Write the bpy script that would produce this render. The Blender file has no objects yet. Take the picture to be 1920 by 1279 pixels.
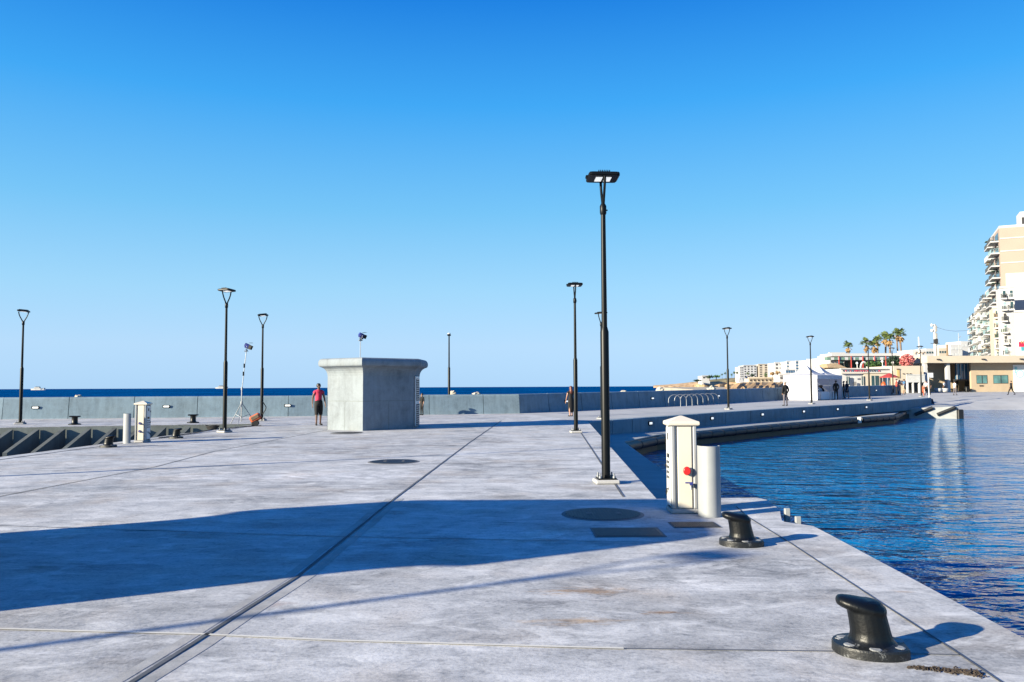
import bpy, bmesh, math, random
from mathutils import Vector, Matrix, noise
random.seed(7)
S = bpy.context.scene
C = S.collection
PI = math.pi
R = math.radians

# ------------------------------------------------------------------ camera
F = 1500.0                      # focal length in photo pixels (photo 1920 wide)
EYE = 1.6
YC = 724.6                      # eye-level row at the picture centre
ROLL = math.atan(0.0045)
PITCH = math.atan((YC - 639.5) / F)
fw = Vector((0, math.cos(PITCH), math.sin(PITCH)))
u0 = Vector((0, -math.sin(PITCH), math.cos(PITCH)))
r0 = Vector((1, 0, 0))
cr = r0 * math.cos(ROLL) - u0 * math.sin(ROLL)
cu = u0 * math.cos(ROLL) + r0 * math.sin(ROLL)
CAM = Vector((0, 0, EYE))
cam_d = bpy.data.cameras.new('camera')
cam_d.sensor_width = 36; cam_d.lens = 36 * F / 1920
cam_d.clip_start = 0.05; cam_d.clip_end = 20000
cam = bpy.data.objects.new('camera', cam_d); C.objects.link(cam)
m = Matrix((cr, cu, -fw)).transposed().to_4x4(); m.translation = CAM
cam.matrix_world = m
S.camera = cam

def ray(px, py):
    return fw + cr * ((px - 960) / F) + cu * ((639.5 - py) / F)
def G(px, py, z=0.0):           # ground point seen at a photo position
    d = ray(px, py); t = (z - EYE) / d.z
    return CAM + d * t
def P(px, py, dist):            # point at a given distance y
    d = ray(px, py); return CAM + d * (dist / d.y)
def lerp(a, b, t): return a + (b - a) * t
def interp(x, tab):
    if x <= tab[0][0]: return tab[0][1]
    for (x0, y0), (x1, y1) in zip(tab, tab[1:]):
        if x <= x1: return lerp(y0, y1, (x - x0) / (x1 - x0))
    return tab[-1][1]
ZT = [(40, 0), (60, .07), (75, .12), (90, .18), (115, .33), (140, .42)]
def zprom(x, y): return interp(x + y, ZT)
def GP(px, py):                 # point on the gently rising promenade
    z = 0.1
    for _ in range(12):
        p = G(px, py, z); z = zprom(p.x, p.y)
    return G(px, py, z)

# ------------------------------------------------------------------ materials
def newmat(name):
    mt = bpy.data.materials.new(name); mt.use_nodes = True
    nt = mt.node_tree; nt.nodes.clear()
    out = nt.nodes.new('ShaderNodeOutputMaterial'); b = nt.nodes.new('ShaderNodeBsdfPrincipled')
    nt.links.new(b.outputs[0], out.inputs[0])
    return mt, nt, b
def nd(nt, typ, ins=None, **kw):
    n = nt.nodes.new(typ)
    for k, v in kw.items(): setattr(n, k, v)
    for k, v in (ins or {}).items():
        if isinstance(v, bpy.types.NodeSocket): nt.links.new(v, n.inputs[k])
        else: n.inputs[k].default_value = v
    return n
def ramp(nt, fac, stops, interp_='LINEAR'):
    n = nt.nodes.new('ShaderNodeValToRGB'); n.color_ramp.interpolation = interp_
    el = n.color_ramp.elements
    while len(el) < len(stops): el.new(0.5)
    for e, (p, c) in zip(el, stops):
        e.position = p; e.color = (*c, 1) if len(c) == 3 else c
    nt.links.new(fac, n.inputs[0]); return n.outputs[0]
def mix(nt, fac, a, b, mode='MIX'):
    n = nt.nodes.new('ShaderNodeMix'); n.data_type = 'RGBA'; n.blend_type = mode
    for i, v in ((0, fac), (6, a), (7, b)):
        if isinstance(v, bpy.types.NodeSocket): nt.links.new(v, n.inputs[i])
        else: n.inputs[i].default_value = (*v, 1) if isinstance(v, tuple) and len(v) == 3 else v
    return n.outputs[2]
def mth(nt, op, a, b=0.0, clamp=False):
    n = nt.nodes.new('ShaderNodeMath'); n.operation = op; n.use_clamp = clamp
    for i, v in ((0, a), (1, b)):
        if isinstance(v, bpy.types.NodeSocket): nt.links.new(v, n.inputs[i])
        else: n.inputs[i].default_value = v
    return n.outputs[0]
def noise_tex(nt, vec, scale, detail=4, rough=.55, dist=0.0):
    n = nd(nt, 'ShaderNodeTexNoise', {'Vector': vec, 'Scale': scale, 'Detail': detail, 'Roughness': rough, 'Distortion': dist})
    return n.outputs[0]
def mapping(nt, vec, scale=(1, 1, 1), rot=(0, 0, 0)):
    n = nt.nodes.new('ShaderNodeMapping'); nt.links.new(vec, n.inputs[0])
    n.inputs['Scale'].default_value = scale; n.inputs['Rotation'].default_value = rot
    return n.outputs[0]
def mul(c, k): return tuple(min(1, v * k) for v in c)

ALB = .72
def plain(name, col, rough=.5, metal=0.0, var=.08, vscale=3.0, emit=0.0, coat=0.0, bump=0.0):
    if not emit: col = mul(col, ALB)
    mt, nt, b = newmat(name)
    tc = nt.nodes.new('ShaderNodeTexCoord').outputs['Object']
    n = noise_tex(nt, tc, vscale, 5, .6)
    c = ramp(nt, n, [(.3, mul(col, 1 - var)), (.7, mul(col, 1 + var))])
    nt.links.new(c, b.inputs['Base Color'])
    b.inputs['Roughness'].default_value = rough; b.inputs['Metallic'].default_value = metal
    b.inputs['Coat Weight'].default_value = coat
    if emit:
        nt.links.new(c, b.inputs['Emission Color']); b.inputs['Emission Strength'].default_value = emit
    if bump:
        bp = nd(nt, 'ShaderNodeBump', {'Height': noise_tex(nt, tc, vscale * 6, 3), 'Strength': bump, 'Distance': .02})
        nt.links.new(bp.outputs[0], b.inputs['Normal'])
    return mt

def concrete(name, col, var=.2, scale=1.0, streak=0.25, rough=.85, warm=.06, vertical=False, stains=(), blotch=0.0):
    col = mul(col, ALB)
    mt, nt, b = newmat(name)
    tc = nt.nodes.new('ShaderNodeTexCoord').outputs['Object']
    big = noise_tex(nt, tc, .35 * scale, 6, .62, .4)
    med = noise_tex(nt, tc, 1.9 * scale, 7, .65, .6)
    fine = noise_tex(nt, tc, 26 * scale, 4, .7)
    st = noise_tex(nt, mapping(nt, tc, (5, 5, .35) if vertical else (.7, 2.0, 1), (0, 0, 0 if vertical else R(24))), 1.0 * scale, 6, .7, .3)
    s = mth(nt, 'ADD', mth(nt, 'MULTIPLY', big, .8), mth(nt, 'MULTIPLY', med, .7))
    s = mth(nt, 'ADD', s, mth(nt, 'MULTIPLY', st, streak * 2))
    s = mth(nt, 'ADD', s, mth(nt, 'MULTIPLY', fine, .35))
    s = mth(nt, 'DIVIDE', s, 1.85 + streak * 2)
    c = ramp(nt, s, [(.38, mul(col, 1 - 1.5 * var)), (.46, mul(col, 1 - .45 * var)), (.53, mul(col, 1 + .30 * var)), (.62, mul(col, 1 + .9 * var))])
    w = noise_tex(nt, tc, .9 * scale, 3, .5, .2)
    c = mix(nt, mth(nt, 'MULTIPLY', ramp(nt, w, [(.5, (0, 0, 0)), (.72, (1, 1, 1))]), warm * 6, True), c, (1.0, .90, .80), 'MULTIPLY')
    # thin scratches and hairline scuffs
    sc = noise_tex(nt, mapping(nt, tc, (1.2, 9, 4), (0, 0, R(-14))), 2.2 * scale, 8, .75, 1.2)
    c = mix(nt, mth(nt, 'MULTIPLY', ramp(nt, sc, [(.60, (0, 0, 0)), (.70, (1, 1, 1))]), .5), c, (.62, .62, .64), 'MULTIPLY')
    spk = noise_tex(nt, tc, 60 * scale, 2, .5)
    c = mix(nt, ramp(nt, spk, [(.70, (0, 0, 0)), (.76, (1, 1, 1))]), c, (.7, .7, .7), 'MULTIPLY')
    if blotch:
        g1 = noise_tex(nt, mapping(nt, tc, (1, 1.5, 1), (0, 0, R(20))), 7.0, 10, .78, .5)
        c = mix(nt, .75, c, ramp(nt, g1, [(.36, (.50, .52, .56)), (.47, (.95, .95, .95)), (.60, (1.0, 1.0, 1.0))]), 'MULTIPLY')
        g2 = noise_tex(nt, tc, 34.0, 6, .75)
        c = mix(nt, .8, c, ramp(nt, g2, [(.36, (.66, .66, .67)), (.52, (1, 1, 1))]), 'MULTIPLY')
        vo = nd(nt, 'ShaderNodeTexVoronoi', {'Vector': nd(nt, 'ShaderNodeVectorMath', {0: tc, 1: nd(nt, 'ShaderNodeTexNoise', {'Vector': tc, 'Scale': 1.4, 'Detail': 5.0}).outputs['Color']}, operation='ADD').outputs[0], 'Scale': .33}, feature='DISTANCE_TO_EDGE').outputs['Distance']
        xyz = nd(nt, 'ShaderNodeSeparateXYZ', {0: tc}); px_, py_ = xyz.outputs[0], xyz.outputs[1]
        tone = mth(nt, 'MULTIPLY', mth(nt, 'GREATER_THAN', mth(nt, 'SUBTRACT', px_, mth(nt, 'ADD', mth(nt, 'MULTIPLY', py_, .047), -2.22)), 0.0), .07)
        for k_, (y0_, a_) in enumerate(((5.08, -.07), (8.55, .08), (19.6, -.06))):
            tone = mth(nt, 'ADD', tone, mth(nt, 'MULTIPLY', mth(nt, 'GREATER_THAN', mth(nt, 'ADD', py_, mth(nt, 'MULTIPLY', px_, .1)), y0_), a_))
        cmb = nd(nt, 'ShaderNodeCombineColor', {0: mth(nt, 'ADD', .98, tone), 1: mth(nt, 'ADD', .98, tone), 2: mth(nt, 'ADD', .985, tone)}).outputs[0]
        c = mix(nt, 1.0, c, cmb, 'MULTIPLY')
        brk = ramp(nt, noise_tex(nt, mapping(nt, tc, (1.5, 3, 1)), 3.0, 8, .75), [(.42, (0, 0, 0)), (.60, (1, 1, 1))])
        for (cx_, cy_, r_, w_, am_) in ((9.0, 4.0, 9.6, .11, .42), (9.0, 4.0, 11.1, .11, .38), (-14.0, 24.0, 13.2, .12, .40), (-14.0, 24.0, 14.8, .12, .36), (3.5, 22.0, 7.4, .10, .36), (3.5, 22.0, 8.9, .10, .32)):
            ln_ = nd(nt, 'ShaderNodeVectorMath', {0: nd(nt, 'ShaderNodeVectorMath', {0: tc, 1: (cx_, cy_, 0)}, operation='SUBTRACT').outputs[0]}, operation='LENGTH').outputs['Value']
            bd_ = ramp(nt, mth(nt, 'ABSOLUTE', mth(nt, 'SUBTRACT', ln_, r_)), [(w_ * .45, (1, 1, 1)), (w_, (0, 0, 0))])
            c = mix(nt, mth(nt, 'MULTIPLY', mth(nt, 'MULTIPLY', bd_, brk), am_), c, (.16, .165, .18))
        ck = mth(nt, 'MULTIPLY', ramp(nt, vo, [(.0, (1, 1, 1)), (.006, (0, 0, 0))]), ramp(nt, noise_tex(nt, tc, .7, 3), [(.50, (0, 0, 0)), (.58, (1, 1, 1))]))
        c = mix(nt, mth(nt, 'MULTIPLY', ck, .6), c, (.25, .26, .28))
        bl = noise_tex(nt, mapping(nt, tc, (.9, 1.5, 1), (0, 0, R(30))), .9, 8, .74, .8)
        c = mix(nt, mth(nt, 'MULTIPLY', ramp(nt, bl, [(.30, (1, 1, 1)), (.42, (0, 0, 0))]), blotch), c, (.45, .47, .50), 'MULTIPLY')
        b2 = noise_tex(nt, mapping(nt, tc, (1.0, 1.8, 1), (0, 0, R(-25))), 1.5, 8, .76, .6)
        c = mix(nt, mth(nt, 'MULTIPLY', ramp(nt, b2, [(.52, (0, 0, 0)), (.64, (1, 1, 1))]), blotch * .75), c, (.62, .62, .62))
    for (sx, sy, rx, ry, scol, amt) in stains:
        d = nd(nt, 'ShaderNodeVectorMath', {0: tc, 1: (sx, sy, 0)}, operation='SUBTRACT').outputs[0]
        dn = mapping(nt, d, (1 / rx, 1 / ry, 0), (0, 0, R(-6)))
        ln = nd(nt, 'ShaderNodeVectorMath', {0: dn}, operation='LENGTH').outputs['Value']
        e = mth(nt, 'SUBTRACT', 1.15, ln)
        e = mth(nt, 'ADD', e, mth(nt, 'MULTIPLY', mth(nt, 'SUBTRACT', noise_tex(nt, mapping(nt, tc, (2, 7, 1)), 2.5, 8, .75), .55), 4.0))
        c = mix(nt, mth(nt, 'MULTIPLY', ramp(nt, e, [(.2, (0, 0, 0)), (1.0, (1, 1, 1))]), amt), c, scol, 'MULTIPLY')
    b.inputs['Specular IOR Level'].default_value = .25
    nt.links.new(c, b.inputs['Base Color'])
    nt.links.new(ramp(nt, med, [(.3, (rough - .15,) * 3), (.7, (rough + .1,) * 3)]), b.inputs['Roughness'])
    h = mth(nt, 'ADD', mth(nt, 'MULTIPLY', fine, .4), med)
    bp = nd(nt, 'ShaderNodeBump', {'Height': h, 'Strength': .25, 'Distance': .02})
    nt.links.new(bp.outputs[0], b.inputs['Normal'])
    return mt

def water_mat(name, col, s=1.0, st=1.0, rough=.04, spec=.5, dst=.30):
    mt, nt, b = newmat(name)
    tc = nt.nodes.new('ShaderNodeTexCoord').outputs['Object']
    a = noise_tex(nt, mapping(nt, tc, (.6, 1.3, 1), (0, 0, R(8))), .9 * s, 3, .5, .6)
    bb = noise_tex(nt, mapping(nt, tc, (.7, 1.4, 1), (0, 0, R(-12))), 2.6 * s, 3, .55, .4)
    cc = noise_tex(nt, mapping(nt, tc, (1, 1.3, 1)), 7 * s, 2, .5)
    lo = noise_tex(nt, tc, .06 * s, 3, .5)
    h = mth(nt, 'ADD', mth(nt, 'MULTIPLY', a, .9), mth(nt, 'ADD', mth(nt, 'MULTIPLY', bb, .32), mth(nt, 'MULTIPLY', cc, .07)))
    h = mth(nt, 'MULTIPLY', h, mth(nt, 'ADD', .55, mth(nt, 'MULTIPLY', lo, .9)))
    bp = nd(nt, 'ShaderNodeBump', {'Height': h, 'Strength': st, 'Distance': dst / s})
    nt.links.new(bp.outputs[0], b.inputs['Normal'])
    nt.links.new(ramp(nt, mth(nt, 'ADD', mth(nt, 'MULTIPLY', lo, .5), mth(nt, 'MULTIPLY', bb, .5)), [(.38, mul(col, .62)), (.62, mul(col, 1.38))]), b.inputs['Base Color'])
    b.inputs['Roughness'].default_value = rough
    b.inputs['IOR'].default_value = 1.45; b.inputs['Specular IOR Level'].default_value = spec
    return mt

def foliage(name, c0, c1, c2):
    mt, nt, b = newmat(name)
    tc = nt.nodes.new('ShaderNodeTexCoord').outputs['Object']
    n = noise_tex(nt, tc, 1.3, 4, .7)
    nt.links.new(ramp(nt, n, [(.3, c0), (.5, c1), (.7, c2)]), b.inputs['Base Color'])
    b.inputs['Roughness'].default_value = .6
    return mt

M = {}
M['deck'] = concrete('deck concrete', (.555, .56, .57), .40, 1.0, .4, .8, .12, stains=[
    (.55, 6.35, .55, .16, (.80, .52, .28), .9), (.45, 5.55, .50, .13, (.88, .62, .38), .8), (1.05, 5.75, .2, .08, (.8, .50, .28), .9),
    (.25, 6.05, .50, .12, (.5, .5, .52), .7), (-1.75, 6.0, .22, .16, (.88, .68, .6), .5), (3.0, 6.3, .12, .06, (.85, .6, .4), .6),
    (-4.15, 9.1, .42, .10, (.25, .26, .30), .95), (-2.4, 6.9, .2, .06, (.4, .42, .46), .8), (-2.5, 9.4, 1.2, .3, (.6, .62, .66), .7),
    (-1.0, 8.2, 1.3, .3, (.62, .64, .68), .7), (-4.0, 7.3, 1.4, .25, (.6, .62, .66), .7), (2.3, 8.9, .7, .3, (.7, .7, .72), .6), (-4.2, 14.6, 4.2, 1.1, (1.34, 1.34, 1.36), .9), (.3, 8.7, 1.5, .5, (1.35, 1.35, 1.37), .9), (1.3, 6.6, 1.5, .35, (1.3, 1.29, 1.28), .8), (-2.2, 4.9, 1.2, .3, (1.22, 1.22, 1.24), .8), (-7.0, 13.0, 2.0, .5, (.62, .66, .70), .7)], blotch=.8)
M['deck_patch'] = concrete('deck joint border', (.42, .42, .42), .3, 1.3, .4)
M['joint'] = plain('joint sealant dark', (.085, .095, .115), .85, 0, .35, 3)
M['joint_pale'] = plain('joint sealant cream', (.72, .69, .62), .8)
M['joint_grey'] = plain('joint line grey', (.18, .18, .19), .85)
M['prom'] = concrete('promenade concrete', (.46, .465, .475), .18, .5, .3, .85, .05)
M['ledge'] = concrete('ledge concrete', (.36, .38, .39), .22, .8, .4, .85)
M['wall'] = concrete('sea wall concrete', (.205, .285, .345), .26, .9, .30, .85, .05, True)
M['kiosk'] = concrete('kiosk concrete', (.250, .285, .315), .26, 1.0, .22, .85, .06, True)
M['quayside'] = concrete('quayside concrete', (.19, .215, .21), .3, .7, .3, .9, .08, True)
M['algae'] = plain('wet algae concrete', (.035, .04, .025), .6, 0, .4, 2)
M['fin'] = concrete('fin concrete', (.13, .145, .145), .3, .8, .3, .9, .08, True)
M['lampblack'] = plain('black lamp paint', (.005, .006, .007), .4, .0, .2, 5)
M['lampblack'].node_tree.nodes['Principled BSDF'].inputs['Specular IOR Level'].default_value = .16
M['bollard'] = plain('black bollard paint', (.003, .004, .005), .42, .0, .5, 9, bump=.10)
M['bollard'].node_tree.nodes['Principled BSDF'].inputs['Specular IOR Level'].default_value = .28
M['bollard_worn'] = plain('worn black bollard paint', (.006, .007, .008), .5, 0, .3, 9, bump=.2)
_nt = M['bollard_worn'].node_tree; _b = _nt.nodes['Principled BSDF']; _tc = _nt.nodes.new('ShaderNodeTexCoord').outputs['Object']
_nt.links.new(mix(_nt, ramp(_nt, noise_tex(_nt, _tc, 16, 8, .75, .5), [(.58, (0, 0, 0)), (.63, (1, 1, 1))]), (.005, .006, .007), (.085, .09, .095)), _b.inputs['Base Color'])
M['worn'] = plain('worn grey paint', (.30, .31, .32), .6, 0, .5, 30)
M['steel'] = plain('galvanised steel', (.34, .36, .39), .45, .6, .15, 8)
M['dark'] = plain('dark rubber', (.010, .010, .012), .7, 0, .3, 8)
M['rubber'] = plain('black fender rubber', (.007, .008, .010), .55, 0, .4, 3, bump=.2)
M['cream'] = plain('cream enamel', (.72, .66, .55), .4, 0, .03, 2)
M['white'] = plain('white enamel', (.78, .77, .74), .4, 0, .03, 2)
M['greyrail'] = plain('grey aluminium', (.42, .43, .44), .4, .3, .05, 4)
M['red'] = plain('red plastic', (.65, .02, .02), .3, 0, .05, 4)
M['blue'] = plain('blue plastic', (.03, .04, .22), .4, 0, .05, 4)
M['iron'] = plain('cast iron cover', (.06, .065, .075), .55, .4, .35, 18, bump=.3)
M['led'] = plain('lamp lens', (.85, .85, .82), .25, 0, .03, 20, emit=.28)  # faint glow stands in for daylight reflected by the LED panels
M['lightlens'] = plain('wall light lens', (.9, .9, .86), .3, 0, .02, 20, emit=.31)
M['seaweed'] = plain('dry seaweed', (.05, .035, .025), .9, 0, .6, 40)
M['tent'] = plain('white tent canvas', (.78, .78, .82), .7, 0, .03, 2)
_nt = M['tent'].node_tree; _tr = nd(_nt, 'ShaderNodeBsdfTranslucent', {'Color': (.70, .74, .85, 1)})
_mx = nd(_nt, 'ShaderNodeMixShader', {0: .35, 1: _nt.nodes['Principled BSDF'].outputs[0], 2: _tr.outputs[0]})
_nt.links.new(_mx.outputs[0], _nt.nodes['Material Output'].inputs[0])
M['guard'] = plain('grey white painted metal', (.31, .325, .34), .5, 0, .06, 6)
M['cloth'] = plain('table cloth white', (.75, .76, .80), .8, 0, .04, 3)
M['orange'] = plain('orange painted metal', (.50, .10, .03), .45, 0, .3, 8)
M['skin'] = plain('skin', (.38, .20, .13), .5, 0, .06, 10)
M['skin_dark'] = plain('tanned skin', (.13, .065, .04), .45, 0, .08, 10)
M['hair_dark'] = plain('dark hair', (.015, .011, .009), .5, 0, .3, 40)
M['hair_red'] = plain('auburn hair', (.10, .022, .012), .5, 0, .4, 40)
M['hair_grey'] = plain('grey hair', (.25, .23, .21), .6, 0, .2, 40)
for k, c in dict(c_black=(.0035, .0035, .0045), c_red=(.55, .03, .09), c_tred=(.55, .05, .03), c_navy=(.006, .010, .028), c_blue=(.05, .16, .32), c_lblue=(.3, .42, .6),
                 c_white=(.75, .75, .76), c_grey=(.13, .12, .14), c_pink=(.7, .5, .52), c_orange=(.6, .12, .05), c_tan=(.4, .32, .24)).items():
    M[k] = plain('cloth ' + k[2:], c, .85, 0, .15, 12)
M['glass'] = plain('window glass', (.03, .07, .08), .08, 0, .3, .5)
M['glassblue'] = plain('blue glass', (.04, .12, .22), .1, 0, .3, .5)
M['glassteal'] = plain('teal glass', (.10, .22, .22), .1, 0, .4, .8)
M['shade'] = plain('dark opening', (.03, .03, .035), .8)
M['wht_wall'] = plain('white render wall', (.52, .52, .53), .8, 0, .05, .3)
M['crm_wall'] = plain('cream render wall', (.57, .49, .39), .8, 0, .07, .3)
M['yel_wall'] = plain('ochre render wall', (.55, .38, .15), .8, 0, .08, .3)
M['beige_wall'] = plain('beige tower wall', (.40, .305, .25), .8, 0, .04, .2)
M['rail'] = plain('dark railing', (.05, .06, .07), .5)
M['railw'] = plain('pale balustrade', (.55, .57, .58), .6)
M['bglass'] = plain('balcony glass', (.25, .38, .42), .15, 0, .1, 1)
M['pinkad'] = plain('advert crimson', (.70, .03, .09), .5, 0, .1, 2)
M['tealad'] = plain('advert turquoise', (.08, .42, .50), .5, 0, .1, 2)
M['logo'] = plain('pale turquoise mark', (.30, .60, .66), .6, 0, .08, 3)
M['poster'] = plain('white poster', (.74, .76, .78), .7, 0, .02, 2)
M['timber'] = plain('weathered timber', (.22, .15, .09), .8, 0, .25, 4)
M['awn_g'] = plain('green awning', (.12, .22, .17), .8, 0, .2, 4)
M['awn_r'] = plain('red post paint', (.40, .05, .04), .6, 0, .1, 4)
M['thatch'] = plain('straw canopy', (.42, .30, .17), .9, 0, .3, 4)
M['palm'] = foliage('palm fronds', (.035, .06, .015), (.08, .12, .03), (.16, .17, .05))
M['palmdead'] = foliage('dead palm fronds', (.16, .09, .035), (.30, .18, .07), (.42, .28, .12))
M['trunk'] = plain('palm trunk', (.20, .14, .10), .9, 0, .3, 6)
M['hedge'] = foliage('hedge leaves', (.02, .05, .012), (.045, .10, .025), (.09, .16, .04))
M['hedgedark'] = foliage('dark hedge leaves', (.012, .025, .014), (.025, .05, .025), (.04, .08, .04))
M['pinkleaf'] = foliage('oleander blossom', (.30, .05, .06), (.50, .14, .14), (.55, .30, .22))
M['boulder'] = concrete('limestone boulder', (.52, .48, .40), .2, .6, .1)
M['rock'] = concrete('ochre shore rock', (.46, .30, .15), .35, .12, .3, .9, .1)
def land_mat():
    mt, nt, b = newmat('headland rock and scrub')
    tc = nt.nodes.new('ShaderNodeTexCoord').outputs['Object']
    z = nd(nt, 'ShaderNodeSeparateXYZ', {0: tc}).outputs[2]
    n = noise_tex(nt, tc, .05, 6, .7); n2 = noise_tex(nt, mapping(nt, tc, (1, 1, 4)), .12, 6, .7)
    rock = ramp(nt, n2, [(.35, (.20, .12, .06)), (.5, (.44, .28, .14)), (.65, (.58, .42, .25))])
    scrub = ramp(nt, n, [(.35, (.07, .075, .03)), (.5, (.16, .13, .06)), (.65, (.34, .27, .14))])
    zz = mth(nt, 'ADD', mth(nt, 'MULTIPLY', z, .16), mth(nt, 'MULTIPLY', mth(nt, 'SUBTRACT', n, .5), 1.5))
    nt.links.new(mix(nt, ramp(nt, zz, [(.95, (0, 0, 0)), (1.0, (1, 1, 1))]), rock, scrub), b.inputs['Base Color'])
    b.inputs['Roughness'].default_value = .95
    return mt
M['land'] = land_mat()
M['town'] = concrete('pale town ground', (.48, .42, .33), .2, .1, .2)
M['harbour'] = water_mat('harbour water', (.002, .092, .23), .72, 1.0, .04, .85, .50)
M['sea'] = water_mat('open sea water', (.0005, .052, .175), .22, 1.0, .3, .0)

# ------------------------------------------------------------------ mesh builder
class MB:
    def __init__(s): s.v = []; s.f = []; s.m = []; s.sm = []
    def add(s, vs, fs, mi=0, smooth=False, M4=None):
        o = len(s.v)
        for v in vs:
            v = Vector(v)
            s.v.append(M4 @ v if M4 else v)
        for f in fs: s.f.append([o + i for i in f]); s.m.append(mi); s.sm.append(smooth)
        return s
    def box(s, c, d, rot=0.0, mi=0, M4=None, bev=0.0):
        x, y, z = d[0] / 2, d[1] / 2, d[2] / 2
        T = Matrix.Translation(Vector(c)) @ Matrix.Rotation(rot, 4, 'Z')
        if M4: T = M4 @ T
        if bev > 0:
            b = min(bev, x * .9, y * .9, z * .9)
            pts = []; 
            for zz, q in ((-z, b), (-z + b, 0), (z - b, 0), (z, b)):
                X, Y = x - q, y - q
                pts += [(-X + (b - q), -y + q, zz), (X - (b - q), -y + q, zz), (x - q, -Y + (b - q), zz), (x - q, Y - (b - q), zz), (X - (b - q), y - q, zz), (-X + (b - q), y - q, zz), (-x + q, Y - (b - q), zz), (-x + q, -Y + (b - q), zz)]
            fs = [list(range(7, -1, -1)), list(range(24, 32))]
            for k in range(3):
                for i in range(8):
                    j = (i + 1) % 8; fs.append([k * 8 + i, k * 8 + j, k * 8 + 8 + j, k * 8 + 8 + i])
            return s.add(pts, fs, mi, False, T)
        vs = [(-x, -y, -z), (x, -y, -z), (x, y, -z), (-x, y, -z), (-x, -y, z), (x, -y, z), (x, y, z), (-x, y, z)]
        return s.add(vs, [(3, 2, 1, 0), (4, 5, 6, 7), (0, 1, 5, 4), (1, 2, 6, 5), (2, 3, 7, 6), (3, 0, 4, 7)], mi, False, T)
    def prism(s, poly, z0, z1, mi=0, top=True, bottom=True):
        n = len(poly)
        a = sum(poly[i][0] * poly[(i + 1) % n][1] - poly[(i + 1) % n][0] * poly[i][1] for i in range(n))
        if a < 0: poly = poly[::-1]
        g = (lambda z, p: z(p) if callable(z) else z)
        vs = [(p[0], p[1], g(z0, p)) for p in poly] + [(p[0], p[1], g(z1, p)) for p in poly]
        fs = [[i, (i + 1) % n, n + (i + 1) % n, n + i] for i in range(n)]
        if top: fs.append(list(range(n, 2 * n)))
        if bottom: fs.append(list(range(n - 1, -1, -1)))
        return s.add(vs, fs, mi)
    def tube(s, pts, rad, seg=10, mi=0, caps=True, smooth=True, M4=None):
        pts = [Vector(p) for p in pts]; n = len(pts)
        rad = rad if isinstance(rad, (list, tuple)) else [rad] * n
        vs = []; fs = []; prev = None
        for i, p in enumerate(pts):
            a = pts[max(0, i - 1)]; b = pts[min(n - 1, i + 1)]
            d = (b - a)
            if d.length < 1e-9: d = Vector((0, 0, 1))
            d.normalize()
            if prev is None:
                x = d.orthogonal().normalized()
                if abs(d.z) > .99: x = Vector((1, 0, 0))
            else: x = (prev - d * prev.dot(d)).normalized()
            prev = x; y = d.cross(x)
            for k in range(seg):
                t = 2 * PI * k / seg
                vs.append(p + (x * math.cos(t) + y * math.sin(t)) * rad[i])
        for i in range(n - 1):
            for k in range(seg):
                j = (k + 1) % seg; fs.append([i * seg + k, i * seg + j, (i + 1) * seg + j, (i + 1) * seg + k])
        s.add(vs, fs, mi, smooth, M4)
        if caps:
            s.add(vs[:seg], [list(range(seg - 1, -1, -1))], mi, False, M4); s.add(vs[-seg:], [list(range(seg))], mi, False, M4)
        return s
    def lathe(s, prof, c=(0, 0, 0), seg=20, mi=0, smooth=True, M4=None):
        vs = []; fs = []; n = len(prof)
        for r, z in prof:
            for k in range(seg):
                t = 2 * PI * k / seg; vs.append((c[0] + r * math.cos(t), c[1] + r * math.sin(t), c[2] + z))
        for i in range(n - 1):
            for k in range(seg):
                j = (k + 1) % seg; fs.append([i * seg + k, i * seg + j, (i + 1) * seg + j, (i + 1) * seg + k])
        fs.append(list(range(seg - 1, -1, -1))); fs.append([(n - 1) * seg + k for k in range(seg)])
        return s.add(vs, fs, mi, smooth, M4)
    def loft(s, rings, mi=0, smooth=True, caps=True):
        n = len(rings[0]); vs = [p for r in rings for p in r]; fs = []
        for i in range(len(rings) - 1):
            for k in range(n):
                j = (k + 1) % n; fs.append([i * n + k, i * n + j, (i + 1) * n + j, (i + 1) * n + k])
        if caps: fs.append(list(range(n - 1, -1, -1))); fs.append([(len(rings) - 1) * n + k for k in range(n)])
        return s.add(vs, fs, mi, smooth)
    def quad(s, a, b, c, d, mi=0): return s.add([a, b, c, d], [(0, 1, 2, 3)], mi)
    def mesh(s, name, mats):
        me = bpy.data.meshes.new(name)
        me.from_pydata([tuple(v) for v in s.v], [], s.f)
        for mt in (mats if isinstance(mats, (list, tuple)) else [mats]): me.materials.append(mt)
        me.polygons.foreach_set('material_index', s.m); me.polygons.foreach_set('use_smooth', s.sm)
        me.update(); return me
    def build(s, name, mats, parent=None, loc=None, rot=None):
        return link(name, s.mesh(name, mats), parent, loc, rot)
def link(name, me, parent=None, loc=None, rot=None):
    o = bpy.data.objects.new(name, me); C.objects.link(o)
    if parent: o.parent = parent
    if loc is not None: o.location = loc
    if rot is not None: o.rotation_euler = rot
    return o
def tag(o, label, cat, group=None):
    o['label'] = label; o['category'] = cat
    if group: o['group'] = group
    return o
def thing(name, label, cat, loc=(0, 0, 0), rz=0.0, group=None):
    o = bpy.data.objects.new(name, None); C.objects.link(o)
    o.location = loc; o.rotation_euler = (0, 0, rz); o.empty_display_size = .2
    return tag(o, label, cat, group)
def struct(o): o['kind'] = 'structure'; return o
def dup(o, loc=None, rz=None, label=None, group=None, scale=None):
    def cp(a, par):
        c = a.copy(); C.objects.link(c); c.parent = par
        for ch in [q for q in list(bpy.data.objects) if q.parent == a]: cp(ch, c)
        return c
    c = cp(o, None)
    if loc is not None: c.location = loc
    if rz is not None: c.rotation_euler = (0, 0, rz)
    if label: c['label'] = label
    if group: c['group'] = group
    if scale: c.scale = (scale,) * 3
    return c
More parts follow.
